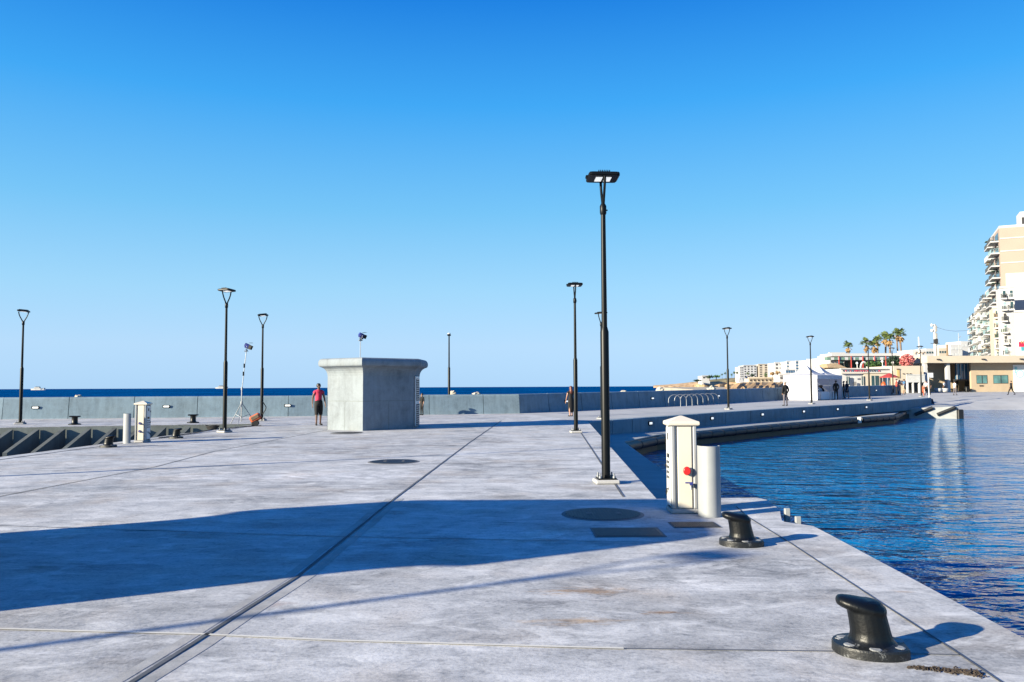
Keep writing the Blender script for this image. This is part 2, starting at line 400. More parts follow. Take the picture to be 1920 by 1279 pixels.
def xy(v, z=None): return (v.x, v.y) if z is None else (v.x, v.y, z)

# ------------------------------------------------------------------ ground levels
WATER = -1.35; LEDGE = -.65
E = [P(1103, 791, 36.2), P(1365, 771.5, 46.5), P(1522, 761.5, 55), P(1630, 755, 62), P(1745, 746.3, 76)]
E[0] = G(1103, 791)
for e in E[1:]: e.z = zprom(e.x, e.y)
W = [G(975, 775.3), P(1300, 759.5, 61), P(1450, 751.4, 73), P(1650, 742.5, 88), P(1690, 740.5, 92)]
for w in W[1:]: w.z = zprom(w.x, w.y)
WL = [Vector((-32, 41.4, 0)), G(0, 786.5), G(260, 783.7), G(560, 780.6), W[0]]

left_a = G(0, 857); left_b = G(400, 806)
ld = (left_b - left_a).normalized()
left_near = left_a - ld * ((left_a.y + 4) / ld.y)
pier_a = G(0, 802); pier_b = G(420, 795.6)
pd = (pier_b - pier_a).normalized()
corner = None
for k in range(400):                                   # where the left quay edge meets the far pier
    q = left_a + ld * (k * .1)
    if (q - pier_a).x * pd.y - (q - pier_a).y * pd.x < 0: corner = q; break
pier_far = pier_a - pd * 14
right = [G(x, y) for x, y in ((1920, 1197), (1557, 1003), (1525, 986.5), (1471, 978.5), (1440, 961), (1462.5, 958), (1462, 952), (1437, 937), (1418, 933), (1231, 935.5))]
right[4] = G(1466, 976); right[5] = G(1464, 968); right[6] = G(1462, 955)
rn = right[0] - (right[1] - right[0]).normalized() * 9
deck_poly = [rn] + right + [E[0], W[0], WL[3], WL[2], WL[1], WL[0], pier_far, corner, left_near]
mb = MB()
mb.prism([xy(p) for p in deck_poly], -3.0, 0.0, 5, top=False); mb.prism([xy(p) for p in deck_poly], -.02, 0.0, 0, bottom=False)
def strip(mb, pts, w, z, mi):
    pts = [Vector((p[0], p[1], 0)) for p in pts]
    L = []; Rr = []
    for i, p in enumerate(pts):
        d = (pts[min(i + 1, len(pts) - 1)] - pts[max(i - 1, 0)]).normalized(); n = Vector((-d.y, d.x, 0)) * w / 2
        L.append(p + n); Rr.append(p - n)
    for i in range(len(pts) - 1):
        mb.quad((*xy(Rr[i]), z), (*xy(Rr[i + 1]), z), (*xy(L[i + 1]), z), (*xy(L[i]), z), mi)
gl = lambda *a: [G(x, y) for x, y in a]
j1 = gl((250, 1279), (560, 1080), (740, 935), (880, 830), (940, 789)); j1.insert(0, j1[0] - (j1[1] - j1[0]) * 1.2)
def wob(pts, amp, step):
    out = []
    for a, b in zip(pts, pts[1:]):
        n = max(1, int((b - a).length / step))
        for k in range(n):
            q = a.lerp(b, k / n); out.append(q + Vector((noise.noise(q * 1.3) * amp, noise.noise(q * 1.3 + Vector((7, 3, 1))) * amp, 0)))
    out.append(pts[-1]); return out
for off, w in ((.085, .10), (-.085, .08)):
    strip(mb, wob([p + Vector((off, 0, 0)) for p in j1[:4]], .03, .5), w, .002, 1)
strip(mb, wob(j1, .008, .6), .034, .006, 2)
j2 = gl((0, 1180), (370, 1190), (640, 1202), (1170, 1217)); j2.insert(0, j2[0] + (j2[0] - j2[1]) * 1.5)
strip(mb, wob(j2, .006, .4), .028, .006, 3)
strip(mb, wob(gl((1170, 1217), (1560, 1222), (1800, 1229)), .004, .3), .014, .006, 4)
j3 = gl((0, 986), (640, 1007), (1235, 1018)); j3.insert(0, j3[0] + (j3[0] - j3[1]))
strip(mb, j3, .016, .006, 4)
j4 = gl((0, 931), (290, 876), (400, 847), (613, 806.5)); j4.insert(0, j4[0] - (j4[1] - j4[0]) * 2)
strip(mb, wob(j4, .01, 1), .03, .006, 2)
strip(mb, wob(gl((1380, 950), (1402, 970), (1481, 1018.6), (1647, 1128), (1801, 1229), (1875, 1279)) + [G(1875, 1279) + (G(1875, 1279) - G(1647, 1128)) * 1.5], .004, .5), .016, .006, 2)
strip(mb, gl((1086, 807), (1169, 932)), .035, .006, 2)
strip(mb, gl((650, 872), (900, 869), (1120, 862)), .02, .006, 4)
strip(mb, gl((430, 801), (613, 799)), .06, .006, 2)
strip(mb, gl((1000, 842.5), (1143, 841)), .02, .006, 4)
strip(mb, [left_a + Vector((.5, 0, 0)) - ld * 14, corner + Vector((.5, 0, 0)) - ld * 2], .06, .006, 2)
strip(mb, [pier_a + Vector((0, .7, 0)) - pd * 10, pier_b + Vector((0, .7, 0))], .03, .006, 4)
for px in (60, 200, 330):
    a = G(px, 797); strip(mb, [a, a + Vector((2.0, 8, 0))], .03, .006, 4)
quay = struct(mb.build('quay', [M['deck'], M['deck_patch'], M['joint'], M['joint_pale'], M['joint_grey'], M['quayside']]))

# promenade, rising gently to the right
mb = MB()
nE = []
Ts = [0, .25, .5, .75, 1]
for i in range(5):
    a, b = E[i], W[i]
    nE.append([a.lerp(b, t) for t in Ts])
for i in range(4):
    for j in range(4):
        q = [nE[i][j], nE[i + 1][j], nE[i + 1][j + 1], nE[i][j + 1]]
        mb.add([tuple(v) for v in q], [(0, 1, 2, 3)], 0)
promenade = struct(mb.build('promenade', M['prom']))

# ledge platform at the water: along the quay side and under the promenade wall
en = (E[4] - E[0]); en.z = 0; en.normalize(); eo = Vector((en.y, -en.x, 0))     # outward to the harbour
le = [G(1247, 885, LEDGE), G(1175, 832, LEDGE)]
l_near = Vector((le[0].x + .35 * (le[0].x - le[1].x), right[9].y, 0))
lw = 1.75
led_out = [E[i] + eo * lw for i in range(5)]
R2 = P(1690, 767, 70.5); R3 = P(1797, 762, 69.0)
c1 = le[1] + Vector((.05, 1.1, 0)); c2 = led_out[0] + en * 2.9
ledge_poly = [xy(right[9] + Vector((.0, .0, 0))), xy(l_near), xy(le[0]), xy(le[1]), xy(c1), xy(c2), xy(led_out[1]), xy(led_out[2]), xy(led_out[3]), xy(R2), xy(R2 + Vector((1.0, 3.5, 0))), xy(E[4]), xy(E[3]), xy(E[2]), xy(E[1]), xy(E[0])]
mb = MB(); mb.prism(ledge_poly, -3, LEDGE - .06, 1, top=False); mb.prism(ledge_poly, LEDGE - .06, LEDGE, 0, bottom=False)
struct(mb.build('ledge', [M['ledge'], M['algae']]))

# water
def grid_plane(name, x0, x1, y0, y1, z, mat):
    mb = MB(); mb.quad((x0, y0, z), (x1, y0, z), (x1, y1, z), (x0, y1, z)); return struct(mb.build(name, mat))
grid_plane('harbour_water', 1.5, 175, -20, 120, WATER, M['harbour'])
mb = MB()
mb.quad((-5000, -60, WATER - .02), (1.4, -60, WATER - .02), (1.4, 34, WATER - .02), (-5000, 34, WATER - .02))
mb.quad((-5000, 34, WATER - .02), (4000, 34, WATER - .02), (4000, 4700, WATER - .02), (-5000, 4700, WATER - .02))
struct(mb.build('sea_water', M['sea']))

# plaza and slipway beyond the harbour, and the town ground behind it
mb = MB()
xs = [E[4].x, 41, 46, 52, 60, 70, 82, 100, 140, 180]
prof = [(-2.2, 89), (-1.35, 92.5), (-.5, 96.5), (-.1, 100), (.12, 104), (.36, 112), (.46, 124), (.5, 140)]
rows = []
for k, (z, y) in enumerate(prof):
    row = []
    for x in xs:
        t = min(1, max(0, (x - E[4].x) / 9.0)); t = t * t * (3 - 2 * t)
        yy = lerp(lerp(E[4].y + 1.5 + k * .2, 150, (k / 7.0) ** 2.2), y, t)
        zz = lerp(max(z, zprom(x, yy)) if k > 0 else zprom(x, yy) , z, t)
        yy += math.sin(x * .7) * .25 * t if k < 4 else 0
        row.append((x, yy, zz))
    rows.append(row)
n = len(xs)
mb.add([p for r in rows for p in r], [[k * n + i, k * n + i + 1, (k + 1) * n + i + 1, (k + 1) * n + i] for k in range(len(prof) - 1) for i in range(n - 1)], 0, True)
# land between the promenade and the plaza
mb.add([tuple(E[4]), (rows[-1][0]), (W[4].x - 2, 165, .5), tuple(W[4]), ], [(0, 1, 2, 3)], 0)
struct(mb.build('plaza', M['prom']))
mb = MB()
poly = [(W[4].x - 8, 98), (W[4].x - 9, 112), (42, 150), (40, 178), (52, 230), (110, 600), (900, 700), (700, 60), (186, 60), (184, 136), (60, 136)]
mb.prism(poly, -3, .47)
struct(mb.build('town_ground', M['town']))
# end block of the ledge with the lit face
mb = MB()
R4 = P(1762, 748.5, 78)
e4 = E[4].copy()
top = [(R2.x, R2.y, R2.z), (R3.x, R3.y, R3.z), (R3.x + 3.5, R3.y + 17, -.15), (e4.x + 3, e4.y + 6, .30), (e4.x + .05, e4.y, .1)]
mb.add(top + [(x, y, -3) for x, y, z in top], [(0, 1, 2), (0, 2, 3), (0, 3, 4)] + [(i, i + 5, (i + 1) % 5 + 5, (i + 1) % 5) for i in range(5)], 0)
struct(mb.build('ramp', M['ledge']))

# ------------------------------------------------------------------ walls
def wall_run(root, path, H, joints, mats, gap=.03, face_off=.18, top_w=.42):
    """precast battered panels between joint positions along path (list of (point, joints at arclength))"""
    for (a, b) in joints:
        d = (b - a); d.z = 0; L = d.length; d.normalize(); n = Vector((d.y, -d.x, 0))       # n faces the quay
        pr = [(0.0, 0.0), (-.02, .05), (-face_off * .8, H - .10), (-face_off - .0, H - .03), (-face_off - .06, H), (-face_off - top_w + .06, H), (-face_off - top_w, H - .05), (-face_off - top_w - .1, -1.2), (0, -1.2)]
        ra = []; rb = []
        za, zb = a.z, b.z
        g = gap / 2
        for o, z in pr:
            ra.append(a + d * g + n * o + Vector((0, 0, z))); rb.append(b - d * g + n * o + Vector((0, 0, z)))
        m_ = MB(); m_.loft([ra, rb], 0, False)
        m_.build('wall_panel', mats, root)
def wall_light(root, p, n, w=.30, h=.11):
    rz = math.atan2(n.y, n.x) + PI / 2
    m_ = MB(); m_.box((0, 0, 0), (w, .05, h), bev=.012); f = m_.build('wall_light', M['lampblack'], root, p, (0, 0, rz))
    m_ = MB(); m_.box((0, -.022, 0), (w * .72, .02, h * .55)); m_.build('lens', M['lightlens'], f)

def on_line(a, b, px):          # the point of a ground line under photo column px
    best = None
    lo, hi = -3.0, 4.0
    f = lambda t: (lambda p: 960 + F * (p - CAM).dot(cr) / (p - CAM).dot(fw))(a.lerp(b, t)) - px
    lo, hi = -.6, 1.6
    for _ in range(60):
        mid = (lo + hi) / 2
        if f(mid) > 0: hi = mid
        else: lo = mid
    return a.lerp(b, lo)
wall_l = thing('sea_wall', 'long low grey concrete sea wall of precast panels in sun', 'wall', (0, 0, 0))
wa, wb = WL[1], WL[3]
ptsx = [WL[0]] + [on_line(wa, wb, x) for x in (3, 127, 250, 369, 540)] + [on_line(WL[3], W[0], x) for x in (700, 805, 907)] + [W[0]]
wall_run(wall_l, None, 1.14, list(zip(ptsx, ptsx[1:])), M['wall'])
# lights
def wl(root, a, b, px, up, w=.3, h=.11, back=.07):
    p = on_line(a, b, px); d = (b - a); d.z = 0; d.normalize(); n = Vector((d.y, -d.x, 0))
    wall_light(root, p + n * (-back + .012) + Vector((0, 0, up)), n, w, h)
for px in (65, 311, 539): wl(wall_l, wa, wb, px, .60, .38, .14)
wall_r = thing('sea_wall', 'long concrete sea wall in blue shade behind the bike hoops', 'wall', (0, 0, 0))
xs_ = (1031, 1092.6, 1149, 1200.5, 1248, 1291, 1330, 1367, 1400.5, 1432, 1461)
pr_ = [W[0]] + [on_line(W[0], W[1], x) for x in xs_[:5]] + [on_line(W[0], W[1], 1291)] + [on_line(W[1], W[2], x) for x in xs_[6:10]] + [on_line(W[2], W[3], x) for x in (1461, 1485, 1507, 1528, 1548, 1566, 1583, 1599, 1614, 1628, 1641, 1653, 1664, 1675)] + [W[4]]
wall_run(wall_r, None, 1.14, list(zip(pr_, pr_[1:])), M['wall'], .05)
for px, (i) in ((1064, 0), (1225, 0), (1349, 1), (1447, 1), (1644, 2)):
    wl(wall_r, W[i], W[i + 1], px, .62, .36, .17)

# promenade retaining face over the harbour ledge
face = thing('retaining_wall', 'shaded concrete retaining wall with square lights below the promenade', 'wall', (0, 0, 0))
def panelface(root, a, b):
    d = (b - a); d.z = 0; L = d.length; d.normalize(); n = Vector((d.y, -d.x, 0)); g = .02
    lo = LEDGE - .3
    ra = [Vector((*xy(a + d * g + n * o), z)) for o, z in ((.02, lo), (.06, a.z - .04), (.03, a.z + .003), (-.45, a.z + .003), (-.45, lo))]
    rb = [Vector((*xy(b - d * g + n * o), z)) for o, z in ((.02, lo), (.06, b.z - .04), (.03, b.z + .003), (-.45, b.z + .003), (-.45, lo))]
    m_ = MB(); m_.loft([ra, rb], 0, False); m_.build('wall_panel', M['wall'], root)
fj = [E[0]] + [on_line(E[0], E[1], x) for x in (1147, 1184, 1250, 1305)] + [on_line(E[1], E[2], x) for x in (1359, 1406, 1486)] + [on_line(E[2], E[3], x) for x in (1535, 1581, 1612)] + [on_line(E[3], E[4], x) for x in (1634, 1660, 1690, 1718)] + [E[4]]
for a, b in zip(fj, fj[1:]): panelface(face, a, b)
for px, i, up in ((1217, 0, -.28), (1332.5, 0, -.28), (1427, 1, -.28), (1504.5, 1, -.28), (1568, 2, -.28), (1622, 2, -.28)):
    a, b = E[i], E[i + 1]; p = on_line(a, b, px); d = (b - a); d.z = 0; d.normalize(); n = Vector((d.y, -d.x, 0))
    wall_light(face, p + n * .075 + Vector((0, 0, up)), n, .36, .20)

# quay side face under the deck edge towards the lower platform
mb = MB()
a, b = right[9], E[0]

# far pier: buttress fins in the left basin
fin_d = Vector((-.03, -1, 0))           # towards the camera
t0 = on_line(pier_a, pier_b, 70)
step = (on_line(pier_a, pier_b, 119) - on_line(pier_a, pier_b, 70)).length
def make_fin(p, k):
    m_ = MB(); w = .16
    a = p + Vector((0, 0, -.08)); b = p + fin_d * 2.0 + Vector((0, 0, -.90)); c = p + fin_d * 2.0 + Vector((0, 0, -1.7)); d = p + Vector((0, 0, -2.2))
    s = pd * (w / 2)
    rings = [[q - s for q in (a, b, c, d)], [q + s for q in (a, b, c, d)]]
    m_.loft(rings, 0, False)
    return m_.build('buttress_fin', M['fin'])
for k in range(-2, 9):
    p = t0 + pd * (step * k)
    if (corner - p).dot(pd) < .8: break
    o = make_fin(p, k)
    vis = {-2: 'far left concrete buttress fin at the left edge of the frame', -1: 'sloping concrete buttress fin below the leftmost street lamp'}
    nth = ['first', 'second', 'third', 'fourth', 'fifth', 'sixth', 'seventh', 'eighth', 'ninth'][k] if k >= 0 else ''
    tag(o, vis.get(k, 'sloping concrete buttress fin in the basin, %s to the right of the leftmost lamp' % nth), 'buttress', 'buttress fins along the basin wall')

# ------------------------------------------------------------------ rubber fenders
def fender(pts, rad, label, rings=True):
    t = thing('rubber_fender', label, 'fender', (0, 0, 0), 0, 'black rubber fenders on the harbour ledge')
    m_ = MB(); m_.tube(pts, rad, 14); m_.build('tube', M['rubber'], t)
    if rings:
        L = [(Vector(b) - Vector(a)) for a, b in zip(pts, pts[1:])]
        for a, d in zip(pts, L):
            n_ = int(d.length / 1.25)
            for i in range(1, n_ + 1):
                q = Vector(a) + d * (i / (n_ + .5)); dd = d.normalized() * .05
                MB().tube([q - dd, q + dd], rad * 1.06, 14).build('collar', M['dark'], t)
    return t
fo = eo * .16
zz = Vector((0, 0, LEDGE - .23))
f0 = on_line(led_out[0], led_out[1], 1250); f1 = on_line(led_out[2], led_out[3], 1599); f2 = on_line(led_out[2], led_out[3], 1610)
bz = lambda p: Vector((p.x, p.y, 0))
fender([bz(f0) + fo + zz, bz(led_out[1]) + fo + zz, bz(led_out[2]) + fo + zz, bz(f1) + fo + zz], .18, 'long black rubber fender tube along the harbour ledge')
fender([bz(f2) + fo + zz, bz(led_out[3]) + fo + zz, bz(R2) + fo * 2 + zz], .18, 'shorter black fender tube beside the pale ramp block')
fender([bz(Vector(le[1])) + Vector((.05, .1, 0)) + zz, bz(c1) + Vector((.1, .0, 0)) + zz, bz(c1.lerp(c2, .5)) + Vector((.12, -.12, 0)) + zz, bz(f0) + fo + zz - en * .3], .18, 'curved row of black fender rings in the inner harbour corner')
t = thing('mooring_fitting', 'small white mooring fitting in the gap between the two ledge fenders', 'fitting', (*xy(f1.lerp(f2, .5) + fo * 1.4), LEDGE - .1))
for s_ in (-.18, .18):
    m_ = MB(); m_.box((s_ * en.x, s_ * en.y, -.1), (.12, .12, .42), bev=.02); m_.build('post', M['white'], t)
for k, (xa, ya, xb, yb) in enumerate(((1714, 777.5, 1748, 764.5), (1756, 777.5, 1790, 764.0))):
    t_ = [Vector((lerp(R2.x, R3.x, (x - 1690) / 107.0), lerp(R2.y, R3.y, (x - 1690) / 107.0) - .12, 0)) for x in (xa, xb)]
    t_[0].z = P(xa, ya, t_[0].y).z; t_[1].z = P(xb, yb, t_[1].y).z
    m_ = MB(); m_.tube(t_, .14, 10)
    tag(m_.build('rubber_fender', M['rubber']), ['diagonal black fender on the pale ramp block nearer the long fender', 'diagonal black fender on the pale ramp block near its right corner'][k], 'fender', 'diagonal fenders on the ramp block')
m_ = MB(); m_.box((R3.x + .1, R3.y - .05, -1.05), (.5, .3, 1.0), bev=.06)
tag(m_.build('rubber_fender', M['rubber']), 'upright black corner fender at the end of the pale ramp block', 'fender')

# ------------------------------------------------------------------ street lamps
def make_lamp(loc, rz, label, tilt=-5):
    t = thing('street_lamp', label, 'street lamp', loc, rz, 'black street lamps on the quay and promenade')
    m_ = MB(); m_.box((0, 0, .035), (.40, .40, .07), bev=.02); m_.build('plinth', M['deck_patch'], t)
    m_ = MB(); m_.box((0, 0, .083), (.30, .30, .024)); bp = m_.build('base_plate', M['lampblack'], t)
    for sx, sy in ((-1, -1), (-1, 1), (1, -1), (1, 1)):
        m_ = MB(); m_.tube([(sx * .115, sy * .115, .09), (sx * .115, sy * .115, .17)], .014, 6); m_.tube([(sx * .115, sy * .115, .095), (sx * .115, sy * .115, .125)], .028, 6)
        m_.build('anchor_bolt', M['steel'], bp)
    m_ = MB(); m_.tube([(0, 0, .09), (0, 0, 2.50), (0, 0, 2.58)], [.072, .072, .050], 16); m_.build('pole_base', M['lampblack'], t)
    m_ = MB(); m_.tube([(0, 0, 2.55), (0, 0, 4.50)], [.048, .040], 14); m_.build('pole', M['lampblack'], t)
    m_ = MB(); m_.tube([(0, 0, 4.47), (0, 0, 4.50), (0, 0, 4.62), (0, 0, 4.66)], [.044, .056, .056, .035], 12)
    m_.box((.06, 0, 4.55), (.03, .02, .02)); m_.build('collar', M['lampblack'], t)
    for s in (-1, 1):
        m_ = MB(); m_.tube([(0, s * .02, 4.62), (0, s * .07, 4.72), (0, s * .135, 4.84), (0, s * .185, 4.97), (0, s * .205, 5.08)], [.026, .023, .022, .022, .024], 8)
        m_.build('fork_arm', M['lampblack'], t)
    h = MB(); zc = 5.115
    out = [(-.262, -.15), (-.252, -.19), (-.215, -.20), (.215, -.20), (.252, -.19), (.262, -.15), (.262, .15), (.252, .19), (.215, .20), (-.215, .20), (-.252, .19), (-.262, .15)]
    T = Matrix.Translation((0, 0, zc)) @ Matrix.Rotation(R(tilt), 4, 'X') 
    rings = []
    for sc, z in ((.93, -.035), (1, -.02), (1, .012), (.95, .03), (.80, .042)):
        rings.append([T @ Vector((x * sc, y * sc, z)) for x, y in out])
    h.loft(rings, 0, False)
    for k in range(7):
        h.box((-.09 + k * .03, 0, .052), (.010, .34, .03), 0, 0, T)
    h.box((-.275, .0, 0), (.03, .09, .035), 0, 0, T)
    hd = h.build('lamp_head', M['lampblack'], t)
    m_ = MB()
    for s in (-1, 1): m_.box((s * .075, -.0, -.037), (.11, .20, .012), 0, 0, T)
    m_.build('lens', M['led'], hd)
    return t
lamp_specs = [
    (38, 795.5, -1.35, 'lamp standing on the far pier near the left edge, above the buttress fins', 0),
    (421, 811, -.45, 'lamp with wide angled head beside the tripod light stand, foot at the basin corner', 0),
    (490.5, 789, 1.57, 'lamp with narrow fork head beside the orange equipment trolley', 0),
    (1080, 811.5, .08, 'slender lamp just right of the woman in the black dress', 0),
    (1136.5, 906, .06, 'tallest nearest lamp with lit-looking flat head in mid picture', 0),
    (1129, 786, 2.35, 'far lamp half hidden behind the tall near lamp', 1),
    (1366, 768, .7, 'lamp on the promenade edge right of the bike hoops', 1),
    (1522, 758, .62, 'lamp standing in front of the white party tent', 1),
    (1630.5, 751, .62, 'lamp on the promenade in front of the white restaurant', 1),
    (1728, 744, .2, 'farthest lamp at the ramp end of the promenade beside the child in orange', 1)]
l0 = None
for px, py, rz, lab, pr in lamp_specs:
    p = GP(px, py) if pr else G(px, py)
    if l0 is None: l0 = make_lamp(p, rz, 'black ' + lab)
    else: dup(l0, p, rz, 'black ' + lab)
dup(l0, P(1675, 738.5, 90), .3, 'black small lamp by the sea wall end beside the men leaning there')
dup(l0, (-12.55, 13.1, 0), .3, 'black lamp outside the frame to the left, casting the thin upper shadow line')
dup(l0, (-13.4, -.42, 0), .3, 'black lamp outside the frame at lower left, casting the long foreground shadow line')

# slim camera mast by the wall
p = G(842, 776.5)
t = thing('camera_mast', 'thin dark mast with a tiny white-topped head beside the sea wall', 'mast', p)
m_ = MB(); m_.tube([(0, 0, 0), (0, 0, 2.7), (0, 0, 2.76)], [.075, .07, .045], 12); m_.build('pole_base', M['lampblack'], t)
m_ = MB(); m_.tube([(0, 0, 2.7), (0, 0, 4.6)], [.045, .038], 12); m_.build('pole', M['lampblack'], t)
m_ = MB(); m_.box((0, 0, 4.63), (.22, .14, .10), bev=.03); hd = m_.build('camera_housing', M['lampblack'], t)
m_ = MB(); m_.lathe([(.07, 0), (.10, .03), (.05, .07)], (0, 0, 4.685), 12); m_.build('cap', M['white'], hd)
m_ = MB(); m_.box((0, 0, .04), (.36, .36, .08), bev=.02); m_.build('plinth', M['deck_patch'], t)

# ------------------------------------------------------------------ kiosks
def offset_poly(poly, o):
    n = len(poly); out = []
    for i in range(n):
        a, b, c = Vector(poly[i - 1]), Vector(poly[i]), Vector(poly[(i + 1) % n])
        d1 = (b - a).normalized(); d2 = (c - b).normalized()
        n1 = Vector((d1.y, -d1.x)); n2 = Vector((d2.y, -d2.x))
        mdir = (n1 + n2).normalized(); k = o / max(.35, mdir.dot(n1))
        out.append(b + mdir * k)
    return out
def kiosk(poly, label, H=2.68, door=None):
    n = len(poly)
    a = sum(poly[i][0] * poly[(i + 1) % n][1] - poly[(i + 1) % n][0] * poly[i][1] for i in range(n))
    if a < 0: poly = poly[::-1]
    t = thing('concrete_kiosk', label, 'kiosk', (0, 0, 0))
    def rings(prof): return [[(q.x, q.y, z) for q in offset_poly(poly, o)] for o, z in prof]
    m_ = MB(); m_.loft(rings([(0, -.02), (0, 2.02)]), 0, False); m_.build('wall', M['kiosk'], t)
    pr = [(0, 2.02), (.015, 2.12), (.05, 2.21), (.11, 2.29), (.19, 2.345), (.25, 2.365), (.285, 2.385), (.308, 2.42), (.318, 2.47), (.318, 2.53), (.305, 2.58), (.28, 2.63), (.24, 2.663), (.19, 2.68)]
    m_ = MB(); rr = rings([(o, z * H / 2.68) for o, z in pr]); 
    for q0, q1 in zip(rr, rr[1:]):
        for i in range(n):
            j = (i + 1) % n; m_.add([q0[i], q0[j], q1[j], q1[i]], [(0, 1, 2, 3)], 0, False)
    m_.add(rr[-1], [list(range(n))], 0)
    m_.build('roof', M['kiosk'], t)
    # faint formwork lines, as shallow grooves' fillets
    return t, poly
V = [G(613.5, 805.5), G(680, 808), G(775, 803.5), P(786.5, 799, 32.6)]
cxy = (V[0] + V[3]) / 2
poly = [xy(v) for v in V] + [xy(cxy * 2 - V[1]), xy(cxy * 2 - V[2])]
kt, kp = kiosk(poly, 'hexagonal concrete kiosk with flared rounded roof edge, standing on the quay')
for i_ in (0, 1):
    a, b = Vector(poly[i_]), Vector(poly[i_ + 1]); d = (b - a).normalized(); nn = Vector((d.y, -d.x)); L_ = (b - a).length; mid = a.lerp(b, .5)
    m_ = MB(); m_.box((0, .0, 1.08), (L_ - .02, .006, .014)); m_.build('formwork_seam', M['quayside'], kt, (mid.x + nn.x * .001, mid.y + nn.y * .001, 0), (0, 0, math.atan2(d.y, d.x)))
    m_ = MB(); m_.box((0, .0, .53), (.012, .006, 1.05)); m_.build('formwork_seam', M['quayside'], kt, (mid.x + nn.x * .001, mid.y + nn.y * .001, 0), (0, 0, math.atan2(d.y, d.x)))
# louvre door on the narrow right face
a, b = Vector(poly[2]), Vector(poly[3]); d = (b - a).normalized(); nn = Vector((d.y, -d.x)); Lf = (b - a).length
rz = math.atan2(d.y, d.x); mid = a.lerp(b, .42)
dr = MB(); dr.box((0, -.02, 1.05), (Lf * .62, .05, 1.92), bev=.01)
do = dr.build('door', M['white'], kt, (mid.x + nn.x * .02, mid.y + nn.y * .02, 0), (0, 0, rz))
for z0_, z1_ in ((.17, .92), (1.12, 1.92)):
    m_ = MB(); k = 0; z = z0_
    while z < z1_:
        m_.box((0, -.052, z), (Lf * .48, .022, .045)); z += .085
    m_.build('louvre', M['greyrail'], do)
    m_ = MB(); m_.box((0, -.043, (z0_ + z1_) / 2 - .03), (Lf * .50, .008, z1_ - z0_ + .06)); m_.build('louvre_backing', M['shade'], do)
# second kiosk behind the left of the camera: its shadow crosses the foreground
su = Vector((.8836, .468)); sv = Vector((-.468, .8836)); EL = 16.5
Lh = 2.5 / math.tan(R(EL))
tgt = [(1.78, 8.4), (2.05, 10.1), (1.9, 11.25), (-1.8, 11.25)]
k2 = [Vector(q) - su * Lh for q in tgt]
k2 = k2 + [k2[3] - su * 1.6 + sv * .15, k2[3] - su * 3.6 - sv * 2.0, k2[0] - su * 2.2]
a_ = sum(k2[i].x * k2[(i + 1) % len(k2)].y - k2[(i + 1) % len(k2)].x * k2[i].y for i in range(len(k2)))
if a_ < 0: k2 = k2[::-1]
kiosk([tuple(q) for q in offset_poly([tuple(q) for q in k2], -.318)], 'second concrete kiosk outside the frame at left, its shadow lying on the quay')

# ------------------------------------------------------------------ service pedestals
def make_pedestal(loc, rz, label, mirror=False, button=True):
    t = thing('service_pedestal', label, 'service pedestal', loc, rz, 'cream service pedestals on the quay')
    m_ = MB(); m_.box((0, 0, .03), (.42, .42, .06), bev=.015); m_.build('plinth', M['deck_patch'], t)
    m_ = MB(); m_.box((0, 0, .60), (.30, .33, 1.08)); m_.build('body', M['greyrail'], t)
    m_ = MB()                                         # corner pilasters with recesses between them
    for sx in (-1, 1):
        for sy in (-1, 1): m_.box((sx * .165, sy * .165, .60), (.055, .075, 1.08), bev=.012)
    m_.build('corner_post', M['greyrail'], t)
    for sy in (-1, 1):
        m_ = MB(); m_.box((0.01, sy * .178, .60), (.215, .03, 1.06), bev=.008); m_.build('front_panel', M['cream'], t)
    for sx in (-1, 1):
        m_ = MB(); m_.box((sx * .197, 0, .60), (.022, .26, 1.02), bev=.008); dpan = m_.build('door', M['white'], t)
        m_ = MB(); X = sx * .2095
        m_.box((X, -.02, .99), (.006, .07, .09)); m_.box((X, -.03, .74), (.008, .16, .055))
        for r_ in range(4):
            for c_ in (-1, 1): m_.box((X, c_ * .055 - .02, .655 - r_ * .066), (.010, .06, .036))
        m_.tube([(X - sx * .01, .02, .30), (X + sx * .02, .02, .30), (X + sx * .02, .02, .25)], .012, 6); m_.box((X, -.05, .31), (.008, .035, .05))
        m_.build('control_panel', M['lampblack'], dpan)
        m_ = MB()
        for z in (.24, .60, .93): MB().tube([(sx * .215, .125, z - .025), (sx * .215, .125, z + .025)], .012, 8).build('hinge', M['lampblack'], dpan)
    m_ = MB(); e = .232
    m_.loft([[(x * e * k, y * e * k, z) for x, y in ((-1, -1), (1, -1), (1, 1), (-1, 1))] for k, z in ((.93, 1.135), (1, 1.15), (1, 1.178), (.97, 1.19), (.05, 1.262))], 0, False)
    m_.build('roof', M['cream'], t)
    return t
def ped_button(t):
    m_ = MB(); m_.tube([(.03, -.19, .555), (.03, -.225, .555)], .036, 16); m_.tube([(.055, -.19, .555), (.055, -.215, .553)], .036, 16)
    b = m_.build('emergency_button', M['greyrail'], t)
    m_ = MB(); m_.tube([(.03, -.225, .555), (.03, -.250, .555), (.03, -.258, .555)], [.056, .056, .046], 18); m_.build('push_cap', M['red'], b)
    m_ = MB(); m_.tube([(.12, -.19, .37), (.10, -.25, .37)], .028, 10); m_.tube([(.09, -.25, .37), (.075, -.28, .35), (.075, -.28, .32)], [.014, .014, .012], 8)
    tp = m_.build('tap', M['steel'], t)
    m_ = MB(); m_.box((.055, -.262, .405), (.12, .02, .018), bev=.004); m_.box((.085, -.262, .39), (.05, .026, .03), bev=.004); m_.build('tap_handle', M['blue'], tp)
p1 = G(1279, 965)
ped = make_pedestal(p1 + Vector((0, .22, 0)), 0, 'cream service pedestal with red emergency button and blue tap on the right quay')
p2 = G(258, 830)
